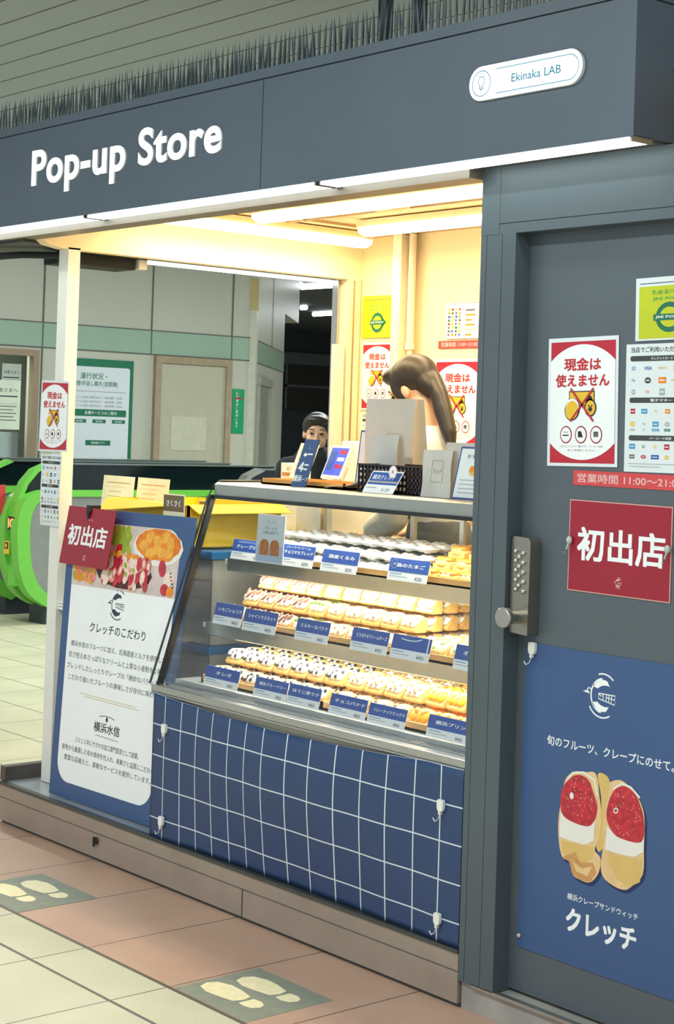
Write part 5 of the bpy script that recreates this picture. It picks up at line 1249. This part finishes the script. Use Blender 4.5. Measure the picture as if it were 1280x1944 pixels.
def hand(b, wrist, d, side, curl=.5):
    d = Vector(d).normalized(); side = Vector(side).normalized(); nrm = d.cross(side).normalized()
    wrist = Vector(wrist); pc = wrist+d*.045
    for t in range(5): b.ell(wrist+d*(.012+.016*t), (.022, .022, .022), 0, 10, 8)
    for k in range(4):
        base = wrist+d*.078+side*(.03-.02*k); L = (.062, .072, .068, .052)[k]
        b.tube([wrist+d*.03+side*(.022-.015*k), base, base+d*L*.5-nrm*L*.15*curl, base+d*L*.85-nrm*L*.5*curl], [.011, .0095, .0085, .007], 8)
        b.ell(base+d*L*.85-nrm*L*.5*curl, (.007, .007, .007), 0, 8, 6)
    tb = wrist+d*.02+side*.025
    b.tube([tb, tb+side*.025+d*.025, tb+side*.03+d*.055-nrm*.01], [.013, .011, .008], 8); b.ell(tb+side*.03+d*.055-nrm*.01, (.008, .008, .008), 0, 8, 6)
def frame_of(c, face, upv):
    f = Vector(face).normalized(); u = Vector(upv); s = u.cross(f).normalized(); u = f.cross(s).normalized()
    return Matrix((s, f, u)).transposed().to_4x4(), c
def head(b, c, face, upv):
    M_, c = frame_of(Vector(c), face, upv); T = Matrix.Translation(c) @ M_
    # local: x side, y face forward, z up
    b.ell((0, -.012, .025), (.075, .092, .088), 0, 20, 14, T); b.ell((0, .018, -.035), (.058, .066, .07), 0, 18, 12, T); b.ell((0, .045, -.085), (.03, .03, .024), 0, 12, 8, T)
    b.tube([T @ Vector((0, .083, .012)), T @ Vector((0, .100, -.012)), T @ Vector((0, .103, -.028)), T @ Vector((0, .085, -.04))], [.007, .010, .013, .009], 8)
    for s in (-1, 1):
        b.ell((s*.076, -.01, -.01), (.010, .018, .030), 0, 10, 8, T); b.ell((s*.03, .074, .022), (.022, .012, .008), 0, 10, 6, T); b.ell((s*.04, .055, -.03), (.022, .02, .024), 0, 10, 6, T)
    b.ell((0, .083, -.056), (.022, .008, .005), 0, 10, 6, T); b.ell((0, .08, -.066), (.018, .008, .006), 0, 10, 6, T)
    return T
def add_mesh(name, me, m, parent):
    o = bpy.data.objects.new(name, me); C.objects.link(o); me.materials.clear(); me.materials.append(m); o.parent = parent
    w = Vector(parent.get('_w', (0, 0, 0))); o.location = -w; return o
m_skin = mat('skin', (232, 184, 150), .5, noise=.04); m_hair = mat('dark brown hair', (40, 33, 28), .45, noise=.25, nscale=60, stretch=(1, 1, 6))
def eyes(T, parent, closed=False):
    b = MB()
    for s in (-1, 1): b.ell((s*.030, .073, .006), (.012, .008, .005 if closed else .0065), 0, 10, 8, T)
    b.build('eye', mat('eye dark', (34, 26, 24), .2), parent)
    b = MB()
    for s in (-1, 1): b.tube([T @ Vector((s*.016, .086, .032)), T @ Vector((s*.03, .084, .036)), T @ Vector((s*.047, .072, .030))], .003, 6)
    b.build('eyebrow', m_hair, parent)
    b = MB(); b.ell((0, .0885, -.061), (.019, .004, .0055), 0, 10, 6, T); b.build('lips', mat('lips', (190, 110, 100), .4), parent)

# shop assistant
pr = empty('person', (-1.32, 1.0, .16)); tag(pr, 'person in a white shirt and grey apron with dark ponytail, bending over the counter', 'person')
hc = Vector((-1.345, 1.0, 1.755)); face = (-.86, -.22, -.46); upv = (-.46, -.1, .86)
b = MB(); T = head(b, hc, face, upv)
limb(b, [(-1.295, 1.0, 1.70), (-1.25, 1.0, 1.60), (-1.23, 1.0, 1.54)], [.052, .048, .06])
limb(b, [(-1.23, 1.0, 1.50), (-1.2, 1.01, 1.3), (-1.17, 1.02, 1.1), (-1.17, 1.02, 1.0)], [.10, .105, .10, .12])
limb(b, [(-1.23, .86, 1.50), (-1.23, 1.14, 1.50)], [.055, .055])
limb(b, [(-1.23, .84, 1.50), (-1.24, .83, 1.27), (-1.38, .87, 1.20), (-1.42, .88, 1.20)], [.05, .04, .028, .024]); hand(b, (-1.42, .88, 1.205), (-.9, .5, -.1), (.5, .9, 0))
limb(b, [(-1.23, 1.16, 1.50), (-1.25, 1.19, 1.26), (-1.40, 1.12, 1.21)], [.05, .04, .026]); hand(b, (-1.40, 1.12, 1.215), (-.9, -.5, -.05), (.5, -.9, 0))
for s in (-.09, .09): limb(b, [(-1.17, 1.02+s, 1.0), (-1.19, 1.02+s, .62), (-1.17, 1.02+s, .26)], [.085, .06, .042]); limb(b, [(-1.16, 1.02+s, .20), (-1.30, 1.02+s, .195)], [.035, .03])
add_mesh('body', evalmesh(b, .006), m_skin, pr)
eyes(T, pr)
b = MB()
limb(b, [(-1.24, 1.0, 1.52), (-1.2, 1.01, 1.3), (-1.17, 1.02, 1.1), (-1.17, 1.02, 1.04)], [.112, .12, .115, .13]); limb(b, [(-1.23, .86, 1.505), (-1.23, 1.14, 1.505)], [.068, .068])
limb(b, [(-1.23, .84, 1.50), (-1.25, .83, 1.28), (-1.34, .83, 1.235)], [.066, .058, .05]); limb(b, [(-1.23, 1.16, 1.50), (-1.27, 1.19, 1.27), (-1.36, 1.165, 1.235)], [.066, .058, .05])
add_mesh('shirt', evalmesh(b, .008), mat('white shirt cloth', (236, 234, 228), .7, noise=.05, nscale=8), pr)
b = MB(); limb(b, [(-1.19, 1.01, 1.22), (-1.17, 1.02, 1.08), (-1.17, 1.02, .98), (-1.18, 1.02, .75)], [.128, .134, .15, .165]); add_mesh('apron', evalmesh(b, .01), mat('grey apron cloth', (98, 102, 104), .8, noise=.08, nscale=10), pr)
b = MB()
for s in (-.09, .09): limb(b, [(-1.17, 1.02+s, 1.0), (-1.19, 1.02+s, .62), (-1.17, 1.02+s, .30)], [.1, .075, .058])
add_mesh('trousers', evalmesh(b, .01), mat('black trousers', (30, 32, 36), .8), pr)
b = MB()
for s in (-.09, .09): limb(b, [(-1.15, 1.02+s, .205), (-1.30, 1.02+s, .20)], [.045, .038])
add_mesh('shoe', evalmesh(b, .008), mat('shoe', (40, 40, 40), .6), pr)
b = MB(); b.ell((0, -.026, .045), (.092, .098, .088), 0, 20, 14, T); b.ell((0, .045, .085), (.07, .05, .035), 0, 16, 8, T)
for s in (-1, 1): b.ell((s*.068, .02, .02), (.016, .03, .06), 0, 10, 8, T)
b.ell((0, -.08, -.01), (.07, .045, .06), 0, 14, 10, T)
pt = [T @ Vector((0, -.10, .0)), Vector((-1.20, 1.0, 1.74)), Vector((-1.165, .99, 1.68)), Vector((-1.12, .98, 1.60)), Vector((-1.09, .97, 1.54))]
limb(b, pt, [.034, .036, .036, .03, .014])
add_mesh('hair', evalmesh(b, .007), m_hair, pr)

# passer-by in the side opening
p2 = empty('person', (-4.4, 3.05, 0)); tag(p2, 'person in dark clothes standing beyond the side opening', 'person')
bx, byy = -4.4, 3.05; hc = Vector((bx, byy, 1.57))
b = MB(); T = head(b, hc, (.75, -.62, -.1), (0.05, 0, 1))
limb(b, [(bx-.01, byy, 1.5), (bx-.02, byy+.01, 1.40)], [.055, .06]); limb(b, [(bx-.02, byy, 1.36), (bx-.02, byy, 1.1), (bx-.02, byy, .9)], [.12, .11, .13])
sv = Vector((.62, .75, 0)).normalized()
for s in (-1, 1):
    sh = Vector((bx-.02, byy, 1.36))+sv*.16*s; el = sh+Vector((0, 0, -.28))+sv*.04*s; wr = el+Vector((.12, -.14, .10 if s > 0 else -.1))
    limb(b, [Vector((bx-.02, byy, 1.36))+sv*.1*s, sh, el, wr], [.06, .052, .042, .027]); hand(b, wr, (.12, -.14, .05), sv*-s)
    hp = Vector((bx-.02, byy, .9))+sv*.09*s; limb(b, [hp, hp+Vector((0, 0, -.42)), hp+Vector((0, 0, -.82))], [.085, .06, .04]); limb(b, [hp+Vector((0, 0, -.86)), hp+Vector((.12, -.1, -.86))], [.035, .03])
add_mesh('body', evalmesh(b, .008), m_skin, p2); eyes(T, p2)
b = MB(); limb(b, [(bx-.02, byy, 1.38), (bx-.02, byy, 1.1), (bx-.02, byy, .85)], [.135, .14, .155])
for s in (-1, 1):
    sh = Vector((bx-.02, byy, 1.36))+sv*.16*s; el = sh+Vector((0, 0, -.28))+sv*.04*s; wr = el+Vector((.11, -.13, .09 if s > 0 else -.09))
    limb(b, [Vector((bx-.02, byy, 1.36))+sv*.1*s, sh, el, wr], [.078, .068, .056, .042])
add_mesh('coat', evalmesh(b, .01), mat('black coat cloth', (26, 32, 36), .8), p2)
b = MB()
for s in (-1, 1):
    hp = Vector((bx-.02, byy, .9))+sv*.09*s; limb(b, [hp, hp+Vector((0, 0, -.42)), hp+Vector((0, 0, -.78))], [.1, .075, .06])
add_mesh('trousers', evalmesh(b, .01), MATS['black trousers'], p2)
b = MB(); b.ell((0, -.024, .042), (.09, .098, .088), 0, 18, 12, T); b.ell((0, .04, .085), (.07, .05, .03), 0, 14, 8, T); b.ell((0, -.06, -.03), (.075, .05, .07), 0, 14, 10, T)
add_mesh('hair', evalmesh(b, .008), m_hair, p2)

# ---------------------------------------------------------------- tidy
bpy.data.objects.remove(_to)
for o in bpy.data.objects:
    for k in ('_w', 'used'):
        if k in o: del o[k]
